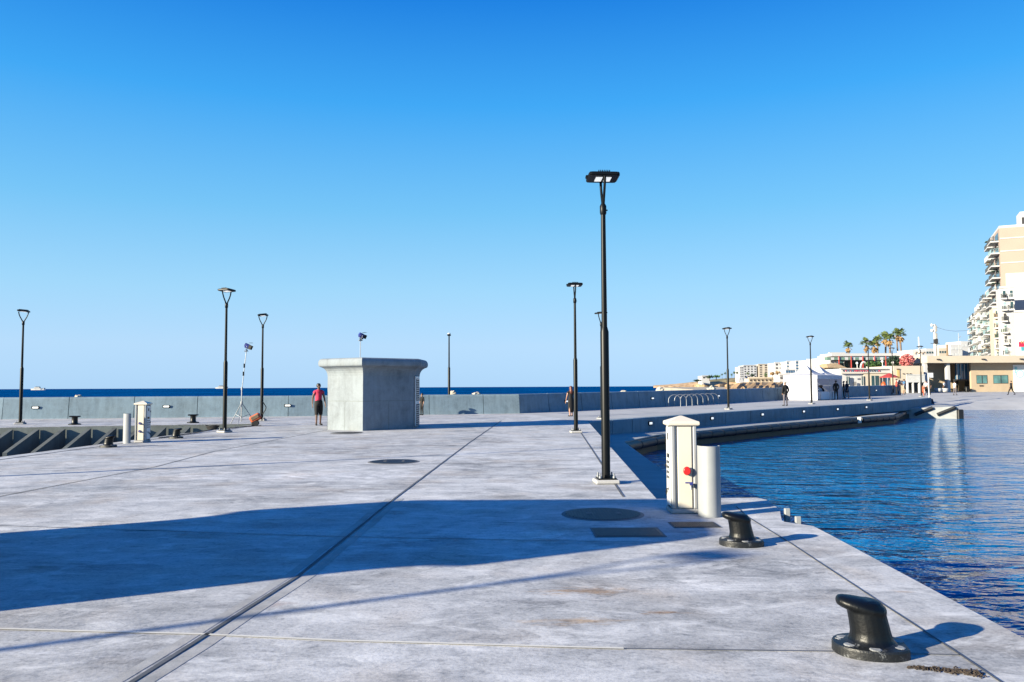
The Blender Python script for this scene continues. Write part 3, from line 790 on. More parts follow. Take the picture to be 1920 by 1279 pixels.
ped2 = make_pedestal(p2 + Vector((0.05, .2, 0)), .0, 'small far cream service pedestal with two blue sockets on the left quay edge')
ped_button(ped)
ped.scale = (.83, .83, .965); ped.location.x += .05
ped2.scale = (.83, .83, .97)
m_ = MB()
for z in (.58, .34):
    m_.tube([(-.02, -.19, z), (-.02, -.225, z)], .038, 12); m_.tube([(.0, -.20, z), (.03, -.235, z - .02)], .022, 10)
m_.build('socket', M['blue'], ped2)
def make_guard(loc, rz, label):
    t = thing('pedestal_guard', label, 'guard', loc, rz, 'half round guards beside the pedestals')
    m_ = MB(); H = .86; n = 24
    o = []; i_ = []
    for k in range(n + 1):
        th = PI + PI * k / n
        o.append((.135 * math.cos(th), .15 * math.sin(th))); i_.append((.125 * math.cos(th), .14 * math.sin(th)))
    o = [(-.135, .05)] + o + [(.135, .05)]; i_ = [(-.125, .05)] + i_ + [(.125, .05)]
    pl = o + i_[::-1]
    vs = [(x, y, 0.0) for x, y in pl] + [(x, y, H) for x, y in pl]; N = len(pl); h2 = N // 2
    fs = [[k, (k + 1) % N, N + (k + 1) % N, N + k] for k in range(N)]
    for k in range(h2 - 1): fs.append([N + k, N + k + 1, N + N - 2 - k, N + N - 1 - k]); 
    m_.add(vs, [f_ for f_ in fs if f_[2] >= N and f_[1] < N], 0, True); m_.add(vs, [f_ for f_ in fs if not (f_[2] >= N and f_[1] < N)], 0, False); m_.build('shell', M['guard'], t)
    m_ = MB(); m_.box((0, .04, H / 2), (.24, .02, H - .06)); m_.build('back_plate', M['greyrail'], t)
    return t
g1 = make_guard(G(1329, 972) + Vector((.055, .17, 0)), 0, 'white half-round metal guard right of the pedestal with the red button')
make_guard(G(236, 832) + Vector((0, .16, 0)), -1.1, 'white guard plate left of the far pedestal with the blue sockets')

# ------------------------------------------------------------------ bollards
def remeshed(mb, mat, vox, smooth=8):
    me = mb.mesh('tmp', mat); o = bpy.data.objects.new('tmp', me); C.objects.link(o)
    r = o.modifiers.new('r', 'REMESH'); r.mode = 'VOXEL'; r.voxel_size = vox; r.use_smooth_shade = True
    s = o.modifiers.new('s', 'SMOOTH'); s.factor = .5; s.iterations = smooth
    dg = bpy.context.evaluated_depsgraph_get(); dg.update()
    me2 = bpy.data.meshes.new_from_object(o.evaluated_get(dg))
    me2.name = 'bollard_body'
    if not me2.materials: me2.materials.append(mat)
    bpy.data.objects.remove(o); bpy.data.meshes.remove(me)
    me2.polygons.foreach_set('use_smooth', [True] * len(me2.polygons))
    return me2
def ell(c, rx, ry, ax, ay, n=20):
    return [Vector(c) + Vector(ax) * (rx * math.cos(2 * PI * k / n)) + Vector(ay) * (ry * math.sin(2 * PI * k / n)) for k in range(n)]
bcol = MB()
X, Y, Z = Vector((1, 0, 0)), Vector((0, 1, 0)), Vector((0, 0, 1))
prof = [(0, .055, .155), (0, .066, .140), (0, .085, .124), (-.002, .12, .116), (-.012, .18, .112), (-.022, .235, .110), (-.029, .272, .107), (-.034, .297, .096), (-.038, .310, .064)]
bcol.loft([ell((cx, 0, z), r_, r_ * .95, X, Y) for cx, z, r_ in prof])
tl = Vector((-.97, 0, .24)).normalized(); tn = Vector((.24, 0, .97)).normalized()
hp = [(-.085, .05, .03), (-.06, .085, .042), (.0, .110, .050), (.05, .112, .050), (.095, .106, .046), (.135, .094, .041), (.165, .078, .036), (.188, .056, .028), (.198, .028, .016)]
bcol.loft([ell(Vector((.0, 0, .256)) + tl * d_, ry_, rz_, Y, tn) for d_, ry_, rz_ in hp])
body_me = remeshed(bcol, M['bollard'], .007, 4)
def make_bollard(loc, rz, label):
    t = thing('hook_bollard', label, 'bollard', loc, rz, 'black hook bollards on the quay edge')
    m_ = MB()
    pl = []
    for k in range(56):
        th = 2 * PI * k / 56
        pl.append((min(.195, .222 * math.copysign(abs(math.cos(th)) ** .9, math.cos(th))), .19 * math.copysign(abs(math.sin(th)) ** .9, math.sin(th))))
    m_.loft([[(x * s, y * s, z) for x, y in pl] for s, z in ((1, 0), (1, .045), (.975, .056), (.7, .062), (.58, .075))], 0, False)
    bp = m_.build('base_plate', M['bollard_worn'], t)
    link('bollard_body', body_me, t)
    for th in (20, 80, 155, 215, 268, 325):
        x, y = .165 * math.cos(R(th)), .147 * math.sin(R(th))
        m_ = MB(); m_.lathe([(.036, 0), (.036, .003), (.028, .006)], (x, y, .057), 14, 0, False); m_.build('bolt_cap', M['worn'], bp)
    m_ = MB()
    m_.box((-.165, .035, .0585), (.06, .035, .004), .6); m_.build('plate_mark', M['worn'], bp)
    return t
b1 = make_bollard(G(1634, 1222), -.22, 'nearest black hook bollard with worn paint, at the lower right')
dup(b1, G(1391, 1021), .0, 'black hook bollard in front of the pedestal with the red button')
dup(b1, G(203, 838.5), PI - .2, 'small far hook bollard just left of the far pedestal')
dup(b1, G(330, 822), PI - .2, 'small far hook bollard right of the far pedestal')
def tee(loc, rz, label):
    t = thing('tee_bollard', label, 'bollard', loc, rz, 'tee headed bollards on the far pier')
    m_ = MB(); m_.lathe([(.26, 0), (.26, .04), (.18, .06)], (0, 0, 0), 20, 0, False); m_.build('base_plate', M['bollard'], t)
    m_ = MB(); m_.tube([(0, 0, .05), (0, 0, .09), (0, 0, .30), (0, 0, .34)], [.16, .125, .12, .14], 16); m_.build('post', M['bollard'], t)
    m_ = MB(); m_.box((0, 0, .365), (.44, .24, .06), bev=.03); m_.build('head', M['bollard'], t)
    return t
tb = tee(G(140, 796.5), 0, 'squat black tee bollard on the far pier nearer the leftmost lamp')
dup(tb, G(362, 793.2), .1, 'squat black tee bollard on the far pier right of the far pedestal')

# ------------------------------------------------------------------ covers in the deck
def manhole(p, r_, label):
    t = thing('manhole_cover', label, 'manhole cover', (p.x, p.y, 0), 0, 'round manhole covers in the quay')
    m_ = MB(); m_.lathe([(r_ * 1.06, .0), (r_ * 1.06, .004), (r_ * .98, .007)], (0, 0, 0), 40, 0, False); m_.build('frame', M['joint_grey'], t)
    m_ = MB(); m_.lathe([(r_ * .97, .003), (r_ * .97, .010)], (0, 0, 0), 40, 0, False)
    k = -r_ + .03
    while k < r_ - .02:
        hw = math.sqrt(max(0, (r_ * .93) ** 2 - k * k)); m_.box((k, 0, .012), (.016, 2 * hw, .005)); k += .036
    c_ = m_.build('cover', M['iron'], t)
    m_ = MB(); m_.box((-r_ * .35, 0, .0165), (.07, .10, .004)); m_.box((r_ * .4, 0, .0165), (.05, .14, .004)); m_.build('lifting_plate', M['joint_grey'], c_)
    return t
manhole(G(1130, 964.5), .485, 'big round ribbed iron manhole cover in the shadow left of the pedestal')
manhole(G(738, 866), .52, 'round manhole cover in the sunlit quay in front of the kiosk')
manhole(G(650, 812), .55, 'round manhole cover right under the lit face of the kiosk')
def grate(px0, px1, py0, py1, label):
    a = G(px0, py1); b = G(px1, py0); t = thing('drain_grate', label, 'grate', ((a.x + b.x) / 2, (a.y + b.y) / 2, 0), 0, 'rectangular iron grates in the quay')
    w, h = b.x - a.x, b.y - a.y
    m_ = MB(); m_.box((0, 0, .003), (w, h, .006)); m_.build('frame', M['joint_grey'], t)
    m_ = MB(); m_.box((0, 0, .0075), (w * .95, h * .92, .004)); k = -w * .45
    while k < w * .45: m_.box((k, 0, .011), (.012, h * .84, .005)); k += .028
    m_.build('slab', M['iron'], t)
grate(1116, 1233, 990, 1008, 'wide rectangular iron grate just in front of the big round manhole cover')
grate(1264, 1338, 979.5, 990.5, 'narrow iron grate in the sun at the foot of the pedestal')
# seaweed scraps
m_ = MB(); p0 = G(1770, 1258)
for k in range(170):
    t_ = random.random() ** .8; x = lerp(-.17, .17, t_) + random.gauss(0, .012); y = lerp(.05, -.055, t_) + random.gauss(0, .004 + .028 * t_)
    a = random.random() * PI; L = random.uniform(.008, .026)
    m_.tube([(p0.x + x - L * math.cos(a), p0.y + y - L * math.sin(a), .003), (p0.x + x, p0.y + y, random.uniform(.004, .014)), (p0.x + x + L * math.cos(a), p0.y + y + L * math.sin(a), .003)], .0035, 4)
tag(m_.build('seaweed_scrap', M['seaweed']), 'dark dried seaweed scrap lying beside the nearest bollard', 'seaweed')
# ladder in the quay recess
t = thing('quay_ladder', 'pale ladder tops poking up at the notch in the right quay edge', 'ladder', (0, 0, 0))
la = P(1473, 965, 10.2); lb = P(1493, 972, 9.85)
for q, zt in ((la, .10), (lb, .055)):
    m_ = MB(); m_.box((q.x + .02, q.y, (zt - 1.55) / 2), (.07, .05, zt + 1.45), bev=.008); m_.build('rail', M['guard'], t)
m_ = MB()
for k in range(5): m_.tube([(la.x, la.y, -.2 - k * .28), (lb.x, lb.y, -.2 - k * .28)], .015, 6)
m_.build('rung', M['steel'], t)

# ------------------------------------------------------------------ film lights, trolley, cables
def light_stand(loc, rz, H, label, lean=.05):
    t = thing('light_stand', label, 'light stand', loc, rz, 'film lights on stands')
    for k in range(3):
        a = 2 * PI * k / 3 + .5; f = (.62 * math.cos(a), .62 * math.sin(a), .02)
        m_ = MB(); m_.tube([(0, 0, .95), f], .016, 8); m_.tube([(0, 0, .30), (f[0] * .55, f[1] * .55, .44)], .011, 6); m_.build('leg', M['steel'], t)
    m_ = MB(); m_.tube([(0, 0, .12), (0, 0, 1.55)], .026, 8); m_.tube([(0, 0, .90), (0, 0, 1.0)], .05, 8); m_.tube([(0, 0, 1.50), (0, 0, 1.62)], .042, 8)
    m_.tube([(0, 0, 1.5), (lean, 0, H - .35)], .017, 8); m_.build('pole', M['steel'], t)
    m_ = MB()
    for q in (.35, .52): m_.tube([(lean * q, 0, lerp(1.5, H, q) - .10), (lean * q, 0, lerp(1.5, H, q) + .08)], .036, 8)
    m_.build('clamp', M['lampblack'], t)
    hx = lean + .04; z = H - .14
    T = Matrix.Translation((hx, 0, z)) @ Matrix.Rotation(R(25), 4, 'Y')
    m_ = MB(); m_.box((0, 0, 0), (.20, .19, .20), 0, 0, T, .03); m_.tube([(-.12, 0, .02), (.1, 0, .02)], .085, 12, M4=T); hd = m_.build('lamp_body', M['blue'], t)
    m_ = MB(); m_.box((.15, 0, .14), (.14, .20, .008), 0, 0, T @ Matrix.Rotation(R(-25), 4, 'Y')); m_.box((.13, 0, -.13), (.13, .20, .008), 0, 0, T @ Matrix.Rotation(R(25), 4, 'Y'))
    m_.box((.14, .13, 0), (.13, .008, .18), .3, 0, T); m_.box((.14, -.13, 0), (.13, .008, .18), -.3, 0, T); m_.build('barn_door', M['lampblack'], hd)
    m_ = MB(); m_.tube([(lean, 0, H - .38), (hx - .02, -.13, z - .1), (hx, -.13, z)], .010, 6); m_.tube([(lean, 0, H - .38), (hx - .02, .13, z - .1), (hx, .13, z)], .010, 6); m_.box((lean - .03, 0, H - .36), (.10, .10, .05)); m_.build('yoke', M['steel'], t)
    return t
ls = light_stand(G(452.5, 796), .1, 3.55, 'tripod light stand with blue film lamp beside the basin corner lamp', .17)
light_stand((-7.0 + .15, 36.0, 0), .6, 4.06, 'taller film lamp on a thin pole rising above the kiosk roof', .02)
p = G(478, 798.5)
t = thing('equipment_trolley', 'tilted orange equipment case on a small trolley with a bent black handle', 'trolley', p, .2)
T = Matrix.Translation((.02, 0, .33)) @ Matrix.Rotation(R(-28), 4, 'Y')
m_ = MB(); m_.box((0, 0, 0), (.46, .34, .30), 0, 0, T, .06); cs = m_.build('case', M['orange'], t)
m_ = MB(); m_.box((0, -.155, .03), (.34, .06, .16), 0, 0, T, .02); m_.build('lid', M['timber'], cs)
m_ = MB(); m_.tube([(.28, 0, .2), (.25, 0, 1.05)], .022, 8); m_.tube([(.25, 0, 1.05), (.34, 0, .95), (.44, 0, .78), (.42, 0, .68), (.32, 0, .50), (.28, 0, .36)], .018, 8); m_.build('handle', M['lampblack'], t)
m_ = MB(); m_.box((-.02, 0, .10), (.26, .30, .18), bev=.04); m_.tube([(.05, -.19, .11), (.05, .19, .11)], .11, 14); m_.build('wheel_base', M['dark'], t)
m_ = MB(); cps = gl((300, 822), (350, 815), (398, 806), (440, 803), (470, 799.5), (490, 799))
m_.tube([(q.x, q.y, .02) for q in wob(cps, .12, .5)], .016, 6)
tag(m_.build('power_cable', M['dark']), 'thin black cable trailing along the basin edge to the trolley', 'cable')
m_ = MB(); q = G(398, 806)
for k in range(6):
    rr = .10 + .015 * k; m_.tube([(q.x + rr * math.cos(a) * 1.5, q.y + rr * .6 * math.sin(a), .03 + .025 * k + .02 * math.sin(a * 3 + k)) for a in [2 * PI * i / 14 for i in range(15)]], .018, 6, caps=False)
tag(m_.build('cable_coil', M['dark']), 'untidy coil of black cable on the basin edge left of the lamp', 'cable')

# ------------------------------------------------------------------ bike hoops
bl = [G(1262, 764.3), None]
hoop0 = None
ha = GP(1265, 762.5); hb = GP(1337, 758.0)
for k in range(8):
    q = ha.lerp(hb, k / 7.0); q.z = zprom(q.x, q.y)
    if hoop0 is None:
        m_ = MB(); pts = [(-.44, 0, 0), (-.44, 0, .45)] + [(-.44 * math.cos(PI * i / 12), 0, .45 + .40 * math.sin(PI * i / 12)) for i in range(1, 12)] + [(.44, 0, .45), (.44, 0, 0)]
        m_.tube(pts, .026, 8)
        hoop0 = m_.build('bike_hoop', M['steel']); o = hoop0
    else: o = hoop0.copy(); C.objects.link(o)
    o.location = q; o.rotation_euler = (0, 0, math.atan2(en.y, en.x) - .75)
    nth = ['leftmost steel bike hoop of the row before the shaded sea wall', 'second steel bike hoop from the left of the row', 'third steel bike hoop from the left of the row', 'fourth steel bike hoop from the left of the row', 'fourth steel bike hoop from the right of the row', 'third steel bike hoop from the right of the row', 'second steel bike hoop from the right of the row', 'rightmost steel bike hoop of the row, nearest the lamp'][k]
    tag(o, nth, 'bike hoop', 'steel bike hoops by the sea wall')

# ------------------------------------------------------------------ boulders of the breakwater behind the wall
def boulder(px, py, w, label, dist):
    p = P(px, py, dist); m_ = MB(); n1, n2 = 10, 7; rings = []
    for i in range(n2):
        ph = -PI / 2 + PI * (i + .3) / (n2 - .4); ring = []
        for k in range(n1):
            th = 2 * PI * k / n1; v = Vector((math.cos(th) * math.cos(ph), math.sin(th) * math.cos(ph), math.sin(ph)))
            r_ = w * (.5 + .28 * noise.noise(v * 1.6 + Vector((px * .1, 0, 0)))); ring.append((v.x * r_ * 1.1, v.y * r_, v.z * r_ * .8))
        rings.append(ring)
    m_.loft(rings, 0, False)
    o = m_.build('boulder', M['boulder'], None, (p.x, p.y, p.z)); tag(o, label, 'boulder', 'pale boulders showing over the sea wall')
    m_ = MB(); m_.lathe([(w * .7, -2.6), (w * .5, -w * .2)], (0, 0, 0), 9, 0, False)
    m_.build('base', M['boulder'], o)
boulder(848.5, 737, .42, 'upright pale boulder tip over the wall beside the camera mast', 49)
boulder(893, 741, .5, 'flat pale boulder tip over the wall right of the camera mast', 49.5)
boulder(1238, 731.5, .6, 'low pale boulder tip over the shaded wall left of the bike hoops', 62)
boulder(1334, 731, .75, 'white boulder tip over the shaded wall above the bike hoops', 70)
boulder(1170, 737.5, .5, 'small pale boulder tip over the shaded wall right of the tall lamp', 58)
boulder(146, 745.5, .4, 'small pale boulder tip over the sunlit wall right of the leftmost lamp', 45)

# ------------------------------------------------------------------ people
def body_mesh(J, edges, rad):
    names = list(J); me = bpy.data.meshes.new('tmpb')
    me.from_pydata([tuple(J[n_]) for n_ in names], [(names.index(a), names.index(b)) for a, b in edges], [])
    o = bpy.data.objects.new('tmpb', me); C.objects.link(o)
    sk = o.modifiers.new('skin', 'SKIN'); sk.use_smooth_shade = True; sk.branch_smoothing = .3
    for i, n_ in enumerate(names):
        r_ = rad[n_]; me.skin_vertices[0].data[i].radius = r_ if isinstance(r_, tuple) else (r_, r_)
    me.skin_vertices[0].data[names.index('pelvis')].use_root = True
    ss = o.modifiers.new('ss', 'SUBSURF'); ss.levels = 1; ss.render_levels = 1
    dg = bpy.context.evaluated_depsgraph_get(); dg.update()
    me2 = bpy.data.meshes.new_from_object(o.evaluated_get(dg))
    bpy.data.objects.remove(o); bpy.data.meshes.remove(me)
    me2.polygons.foreach_set('use_smooth', [True] * len(me2.polygons))
    return me2
def person(loc, rz, label, top='c_black', bottom='c_black', sleeve=1.0, leg=1.0, skin='skin', hair='hair_dark', h=1.75, pose='stand', longhair=False, dress=False, jacket=False, group=None, bag=None):
    t = thing('person', label, 'person', loc, rz, group)
    J = dict(pelvis=(0, 0, .95), waist=(0, .0, 1.10), chest=(0, -.005, 1.30), neckb=(0, 0, 1.44), neck=(0, .008, 1.50), jaw=(0, .018, 1.565), skull=(0, .005, 1.65), crown=(0, 0, 1.715), nose=(0, .105, 1.625))
    Rd = dict(pelvis=(.155, .105), waist=(.135, .095), chest=(.165, .11), neckb=(.09, .07), neck=.052, jaw=(.066, .072), skull=(.077, .092), crown=(.05, .06), nose=.012)
    Ed = [('pelvis', 'waist'), ('waist', 'chest'), ('chest', 'neckb'), ('neckb', 'neck'), ('neck', 'jaw'), ('jaw', 'skull'), ('skull', 'crown')]
    del J['nose'], Rd['nose']
    stride = {'walk': .30, 'stand': .0, 'step': .10, 'sit': 0, 'lean': .05}[pose]
    for s, n_ in ((-1, 'l'), (1, 'r')):
        f = s * stride
        J['hip' + n_] = (s * .085, 0, .88); 
        if pose == 'sit':
            J['knee' + n_] = (s * .10, .42, .93); J['ankle' + n_] = (s * .10, .45, .52); J['heel' + n_] = (s * .10, .43, .45); J['toe' + n_] = (s * .11, .60, .45)
        elif pose == 'walk':
            kz = .50 if f > 0 else .47
            J['knee' + n_] = (s * .09, f * .62 + .04, kz); J['ankle' + n_] = (s * .09, f * 1.15 + (-.05 if f < 0 else .0), .10 if f > 0 else .13)
            J['heel' + n_] = (s * .09, f * 1.15 - .04 - (.03 if f < 0 else 0), .045 if f > 0 else .09); J['toe' + n_] = (s * .10, f * 1.15 + .15, .045 if f > 0 else .03)
        else:
            sp = .13 if pose == 'stand' else .11
            J['knee' + n_] = (s * (.09 + sp) / 2, f * .5 + .015, .50); J['ankle' + n_] = (s * sp, f - .01, .09); J['heel' + n_] = (s * sp, f - .035, .035); J['toe' + n_] = (s * (sp + .03), f + .16, .033)
        Rd['hip' + n_] = .098; Rd['knee' + n_] = .058; Rd['ankle' + n_] = .037; Rd['heel' + n_] = .036; Rd['toe' + n_] = (.042, .026)
        Ed += [('pelvis', 'hip' + n_), ('hip' + n_, 'knee' + n_), ('knee' + n_, 'ankle' + n_), ('ankle' + n_, 'heel' + n_), ('heel' + n_, 'toe' + n_)]
        a = -f * .9
        if pose == 'lean':
            E_ = Vector((s * .25, -.05, 1.13)); Wr = Vector((s * .06, .20, 1.16))
        elif pose == 'sit':
            E_ = Vector((s * .24, .05, 1.12)); Wr = Vector((s * .15, .28, 1.04))
        elif jacket and pose == 'stand':
            E_ = Vector((s * .27, -.04, 1.12)); Wr = Vector((s * .20, .06, .90))
        else:
            E_ = Vector((s * .235, a * .5 - .02, 1.12)); Wr = Vector((s * .245, a + .05, .88))
        J['sh' + n_] = (s * .175, 0, 1.385); J['el' + n_] = tuple(E_); J['wr' + n_] = tuple(Wr)
        d = (Wr - E_).normalized(); side = Vector((0, 1, 0)) if abs(d.y) < .8 else Vector((1, 0, 0))
        side = (side - d * side.dot(d)).normalized(); nrm = d.cross(side)
        pm = Wr + d * .055
        J['palm' + n_] = tuple(pm)
        Rd['sh' + n_] = .062; Rd['el' + n_] = .040; Rd['wr' + n_] = .027; Rd['palm' + n_] = (.026, .036)
        Ed += [('neckb', 'sh' + n_), ('sh' + n_, 'el' + n_), ('el' + n_, 'wr' + n_), ('wr' + n_, 'palm' + n_)]
        for k, (o, L) in enumerate(((-.030, .062), (-.010, .078), (.010, .082), (.030, .072))):
            q = pm + d * .035 + side * o; q1 = q + d * L * .55 - nrm * s * .006; q2 = q + d * L * .95 - nrm * s * .024
            for nm, v, r_ in (('a', q, .0105), ('b', q1, .0095), ('c', q2, .0075)):
                J['f%d%s%s' % (k, nm, n_)] = tuple(v); Rd['f%d%s%s' % (k, nm, n_)] = r_
            Ed += [('palm' + n_, 'f%da%s' % (k, n_)), ('f%da%s' % (k, n_), 'f%db%s' % (k, n_)), ('f%db%s' % (k, n_), 'f%dc%s' % (k, n_))]
        q = pm + side * .040 + d * .0; q2 = q + side * .02 + d * .045
        J['tha' + n_] = tuple(q); J['thb' + n_] = tuple(q2); Rd['tha' + n_] = .012; Rd['thb' + n_] = .009
        Ed += [('palm' + n_, 'tha' + n_), ('tha' + n_, 'thb' + n_)]
    sc = h / 1.76
    if pose == 'sit':
        for k in J: J[k] = (J[k][0], J[k][1], J[k][2] - .42)
    zoff = .42 if pose == 'sit' else 0
    me = body_mesh(J, Ed, Rd)
    me.materials.clear(); me.materials.append(M[skin])
    # face: nose, ears as part of the one body mesh
    bm = bmesh.new(); bm.from_mesh(me)
    def blob(c, rx, ry, rz_):
        r_ = bmesh.ops.create_icosphere(bm, subdivisions=1, radius=1.0)
        for v in r_['verts']: v.co = Vector((v.co.x * rx + c[0], v.co.y * ry + c[1], v.co.z * rz_ + c[2] - zoff))
    blob((0, .098, 1.618), .014, .022, .026); blob((0, .085, 1.572), .026, .012, .008)
    for s in (-1, 1): blob((s * .078, .0, 1.625), .012, .022, .032)
    bm.to_mesh(me); bm.free()
    for pz in me.polygons: pz.use_smooth = True
    b = link('body', me, t)
    m_ = MB()
    for s in (-1, 1): m_.lathe([(.004, -.009), (.010, 0), (.004, .009)], (s * .031, .088, 1.645 - zoff), 8)
    m_.build('eye', M['lampblack'], b)
    names = [e for e in Ed]
    seg = [(a, c, Vector(J[a]), Vector(J[c])) for a, c in Ed]
    def classify(p):
        best = (9, None, 0)
        for a, c, A, B in seg:
            d = B - A; tt = max(0, min(1, (p - A).dot(d) / max(1e-9, d.length_squared))); dist = (p - A - d * tt).length - .0
            rr = Rd[a][0] if isinstance(Rd[a], tuple) else Rd[a]
            dist = dist / (rr + .03)
            if dist < best[0]: best = (dist, (a, c), tt)
        return best
    shells = {'shirt': [], 'trousers': [], 'shoes': []}
    for pz in me.polygons:
        p = pz.center; _, (a, c), tt = classify(p); z = p.z + zoff
        nm = a.rstrip('lr') if a not in ('skull', 'pelvis') else a
        if z > 1.475: continue
        if a in ('waist', 'chest') or (a == 'neckb' and (c.startswith('sh') or z < 1.46)) or (a == 'pelvis' and z > .97):
            shells['shirt'].append(pz.index)
            if a == 'pelvis' and z < 1.03: shells['trousers'].append(pz.index)
        elif a == 'pelvis' or a.startswith('hip'):
            fr = 0 if a == 'pelvis' else tt
            if not dress and (leg > .5 or fr < leg * 2 + .02): shells['trousers'].append(pz.index)
            if jacket and (a == 'pelvis' or tt < .22): shells['shirt'].append(pz.index)
            elif z > .93: shells['shirt'].append(pz.index)
        elif a.startswith('knee'):
            if not dress and leg > .5 and tt < (leg - .5) * 2 + .02: shells['trousers'].append(pz.index)
        elif a.startswith('sh'):
            if sleeve > .5 or tt < sleeve * 2: shells['shirt'].append(pz.index)
        elif a.startswith('el'):
            if sleeve > .5 and tt < (sleeve - .5) * 2: shells['shirt'].append(pz.index)
        elif a.startswith('ankle') or a.startswith('heel') or a.startswith('toe'):
            shells['shoes'].append(pz.index)
    mats = {'shirt': top, 'trousers': bottom, 'shoes': 'c_black'}
    offs = {'shirt': .020 if jacket else .014, 'trousers': .009, 'shoes': .008}
    for nm, ids in shells.items():
        if not ids: continue
        vm = {}; vs = []; fs = []
        for i in ids:
            f = []
            for vi in me.polygons[i].vertices:
                if vi not in vm:
                    v = me.vertices[vi]; vm[vi] = len(vs); o_ = offs[nm]
                    if nm == 'shirt': o_ += max(0, noise.noise(v.co * 9)) * .012
                    if nm == 'trousers' and leg < 1: o_ += .022
                    vs.append(v.co + v.normal * o_)
                f.append(vm[vi])
            fs.append(f)
        m_ = MB(); m_.add(vs, fs, 0, True); m_.build(nm, M[mats[nm]], b)
    if dress:
        m_ = MB(); pr = [(.150, .24), (.175, .45), (.18, .85), (.165, .98), (.13, 1.12), (.15, 1.25), (.15, 1.36)]
        m_.loft([[(r_ * math.cos(2 * PI * k / 18) * (1 + .04 * math.sin(6 * PI * k / 9)), r_ * .72 * math.sin(2 * PI * k / 18), z) for k in range(18)] for r_, z in pr]); m_.build('dress', M[bottom], b)
    hm = MB(); rings = []
    zlo = 1.30 if longhair else 1.60
    prf = [(.095, 1.60), (.100, 1.66), (.092, 1.70), (.07, 1.735), (.03, 1.75)]
    if longhair: prf = [(.05, 1.28), (.10, 1.36), (.115, 1.46), (.105, 1.55)] + prf
    for r_, z in prf:
        rings.append([(r_ * .92 * math.cos(2 * PI * k / 14), r_ * 1.02 * math.sin(2 * PI * k / 14) - (.022 if z > 1.58 else .055), z - zoff) for k in range(14)])
    hm.loft(rings); hm.build('hair', M[hair], b)
    if bag:
        m_ = MB(); m_.box((.25, .05, .88), (.10, .22, .26), bev=.03); m_.build('pocket', M[bag], b)
    t.scale = (sc, sc, sc)
    return t
toward = PI                                  # facing the camera
person(G(597, 797.5), PI + .5, 'man in sleeveless pink-red shirt and black shorts walking beside the kiosk', 'c_red', 'c_black', .12, .52, 'skin_dark', 'hair_dark', 1.78, 'step')
person(G(791, 778.5), PI - .8, 'small person in black half hidden by the right edge of the kiosk', 'c_black', 'c_black', .6, 1, 'skin', 'hair_dark', 1.25, 'stand')
person(G(1070.5, 781), .35, 'woman with long auburn hair in a long black dress left of the slender lamp', 'c_black', 'c_black', .1, .3, 'skin', 'hair_red', 1.62, 'step', longhair=True, dress=True)
person(GP(1473, 761), .35, 'bald man in dark jacket and grey trousers seen from behind by the tent', 'c_black', 'c_grey', 1, 1, 'skin', 'hair_grey', 1.76, 'stand', jacket=True)
person(GP(1568, 749.2), .1, 'man in dark suit standing at the open front of the tent', 'c_black', 'c_black', 1, 1, 'skin_dark', 'hair_dark', 1.78, 'stand', jacket=True)
person(GP(1582.5, 747.6), 1.2, 'person in black half hidden by the right end of the tent', 'c_black', 'c_black', .6, 1, 'skin', 'hair_dark', 1.70, 'stand')
person(GP(1588.5, 747.2), 1.9, 'person in dark top and shorts with pale bare legs just right of the tent', 'c_navy', 'c_navy', .4, .35, 'skin', 'hair_dark', 1.70, 'step')
pz = lambda px, py, d: P(px, py, d)
for px, py, d, rz, lab, tp, bt, sl, lg, hh, ps in (
    (1681.5, 740.0, 89, 1.2, 'man in bright red shirt leaning by the end of the sea wall', 'c_tred', 'c_black', .35, 1, 1.76, 'lean'),
    (1687.0, 739.6, 90.5, 1.9, 'person in dark navy beside the man in the red shirt', 'c_navy', 'c_navy', .6, 1, 1.66, 'lean'),
    (1695.5, 739.6, 90, 1.6, 'person in blue shirt and tan shorts near the white balustrade', 'c_blue', 'c_tan', .35, .55, 1.74, 'lean'),
    (1730.5, 744.5, 83, 2.6, 'child in orange-red clothes beside the farthest lamp', 'c_orange', 'c_orange', .4, 1, 1.25, 'stand'),
    (1737.0, 741.0, 92, 2.2, 'woman in pale pink top and black skirt beside the white pole', 'c_pink', 'c_black', .35, .5, 1.68, 'step'),
    (1743.0, 739.8, 95, 2.0, 'person in black standing behind the white pole', 'c_black', 'c_black', .6, 1, 1.72, 'stand'),
    (1790.5, 741.0, 101, -1.4, 'man in white shirt and grey trousers near the white column', 'c_white', 'c_grey', .4, 1, 1.80, 'step'),
    (1771.0, 736.2, 119, 0.6, 'person in white shirt close to the foot of the white column', 'c_white', 'c_black', .4, .5, 1.72, 'stand'),
    (1896.5, 740.6, 102, 1.55, 'man in dark suit and white shirt walking left before the white poster', 'c_black', 'c_black', 1, 1, 1.82, 'walk')):
    q = P(px, py, d)
    person(q, rz, lab, tp, bt, sl, lg, 'skin', 'hair_dark', hh, ps)

# ------------------------------------------------------------------ tent with tables
tA = GP(1533, 751.2)                       # front corner, lit and open faces meet here
td = Vector((en.x, en.y, 0)); tn_ = Vector((-en.y, en.x, 0))      # along promenade, inland
tq = lambda u, v, z=0.0: Vector((tA.x + td.x * u + tn_.x * v, tA.y + td.y * u + tn_.y * v, zprom(tA.x, tA.y) + z))
tent = thing('party_tent', 'white party tent with two peaks on the promenade, one side open', 'tent', (0, 0, 0))
TW, TL, EH, PH = 3.1, 6.0, 2.25, 3.2
def sheet(m_, pts, th=.012):
    pts = [Vector(p) for p in pts]; nn_ = (pts[1] - pts[0]).cross(pts[2] - pts[0]).normalized() * th
    n_ = len(pts); vs = pts + [p + nn_ for p in pts]
    m_.add(vs, [list(range(n_ - 1, -1, -1)), list(range(n_, 2 * n_))] + [[i, (i + 1) % n_, n_ + (i + 1) % n_, n_ + i] for i in range(n_)])
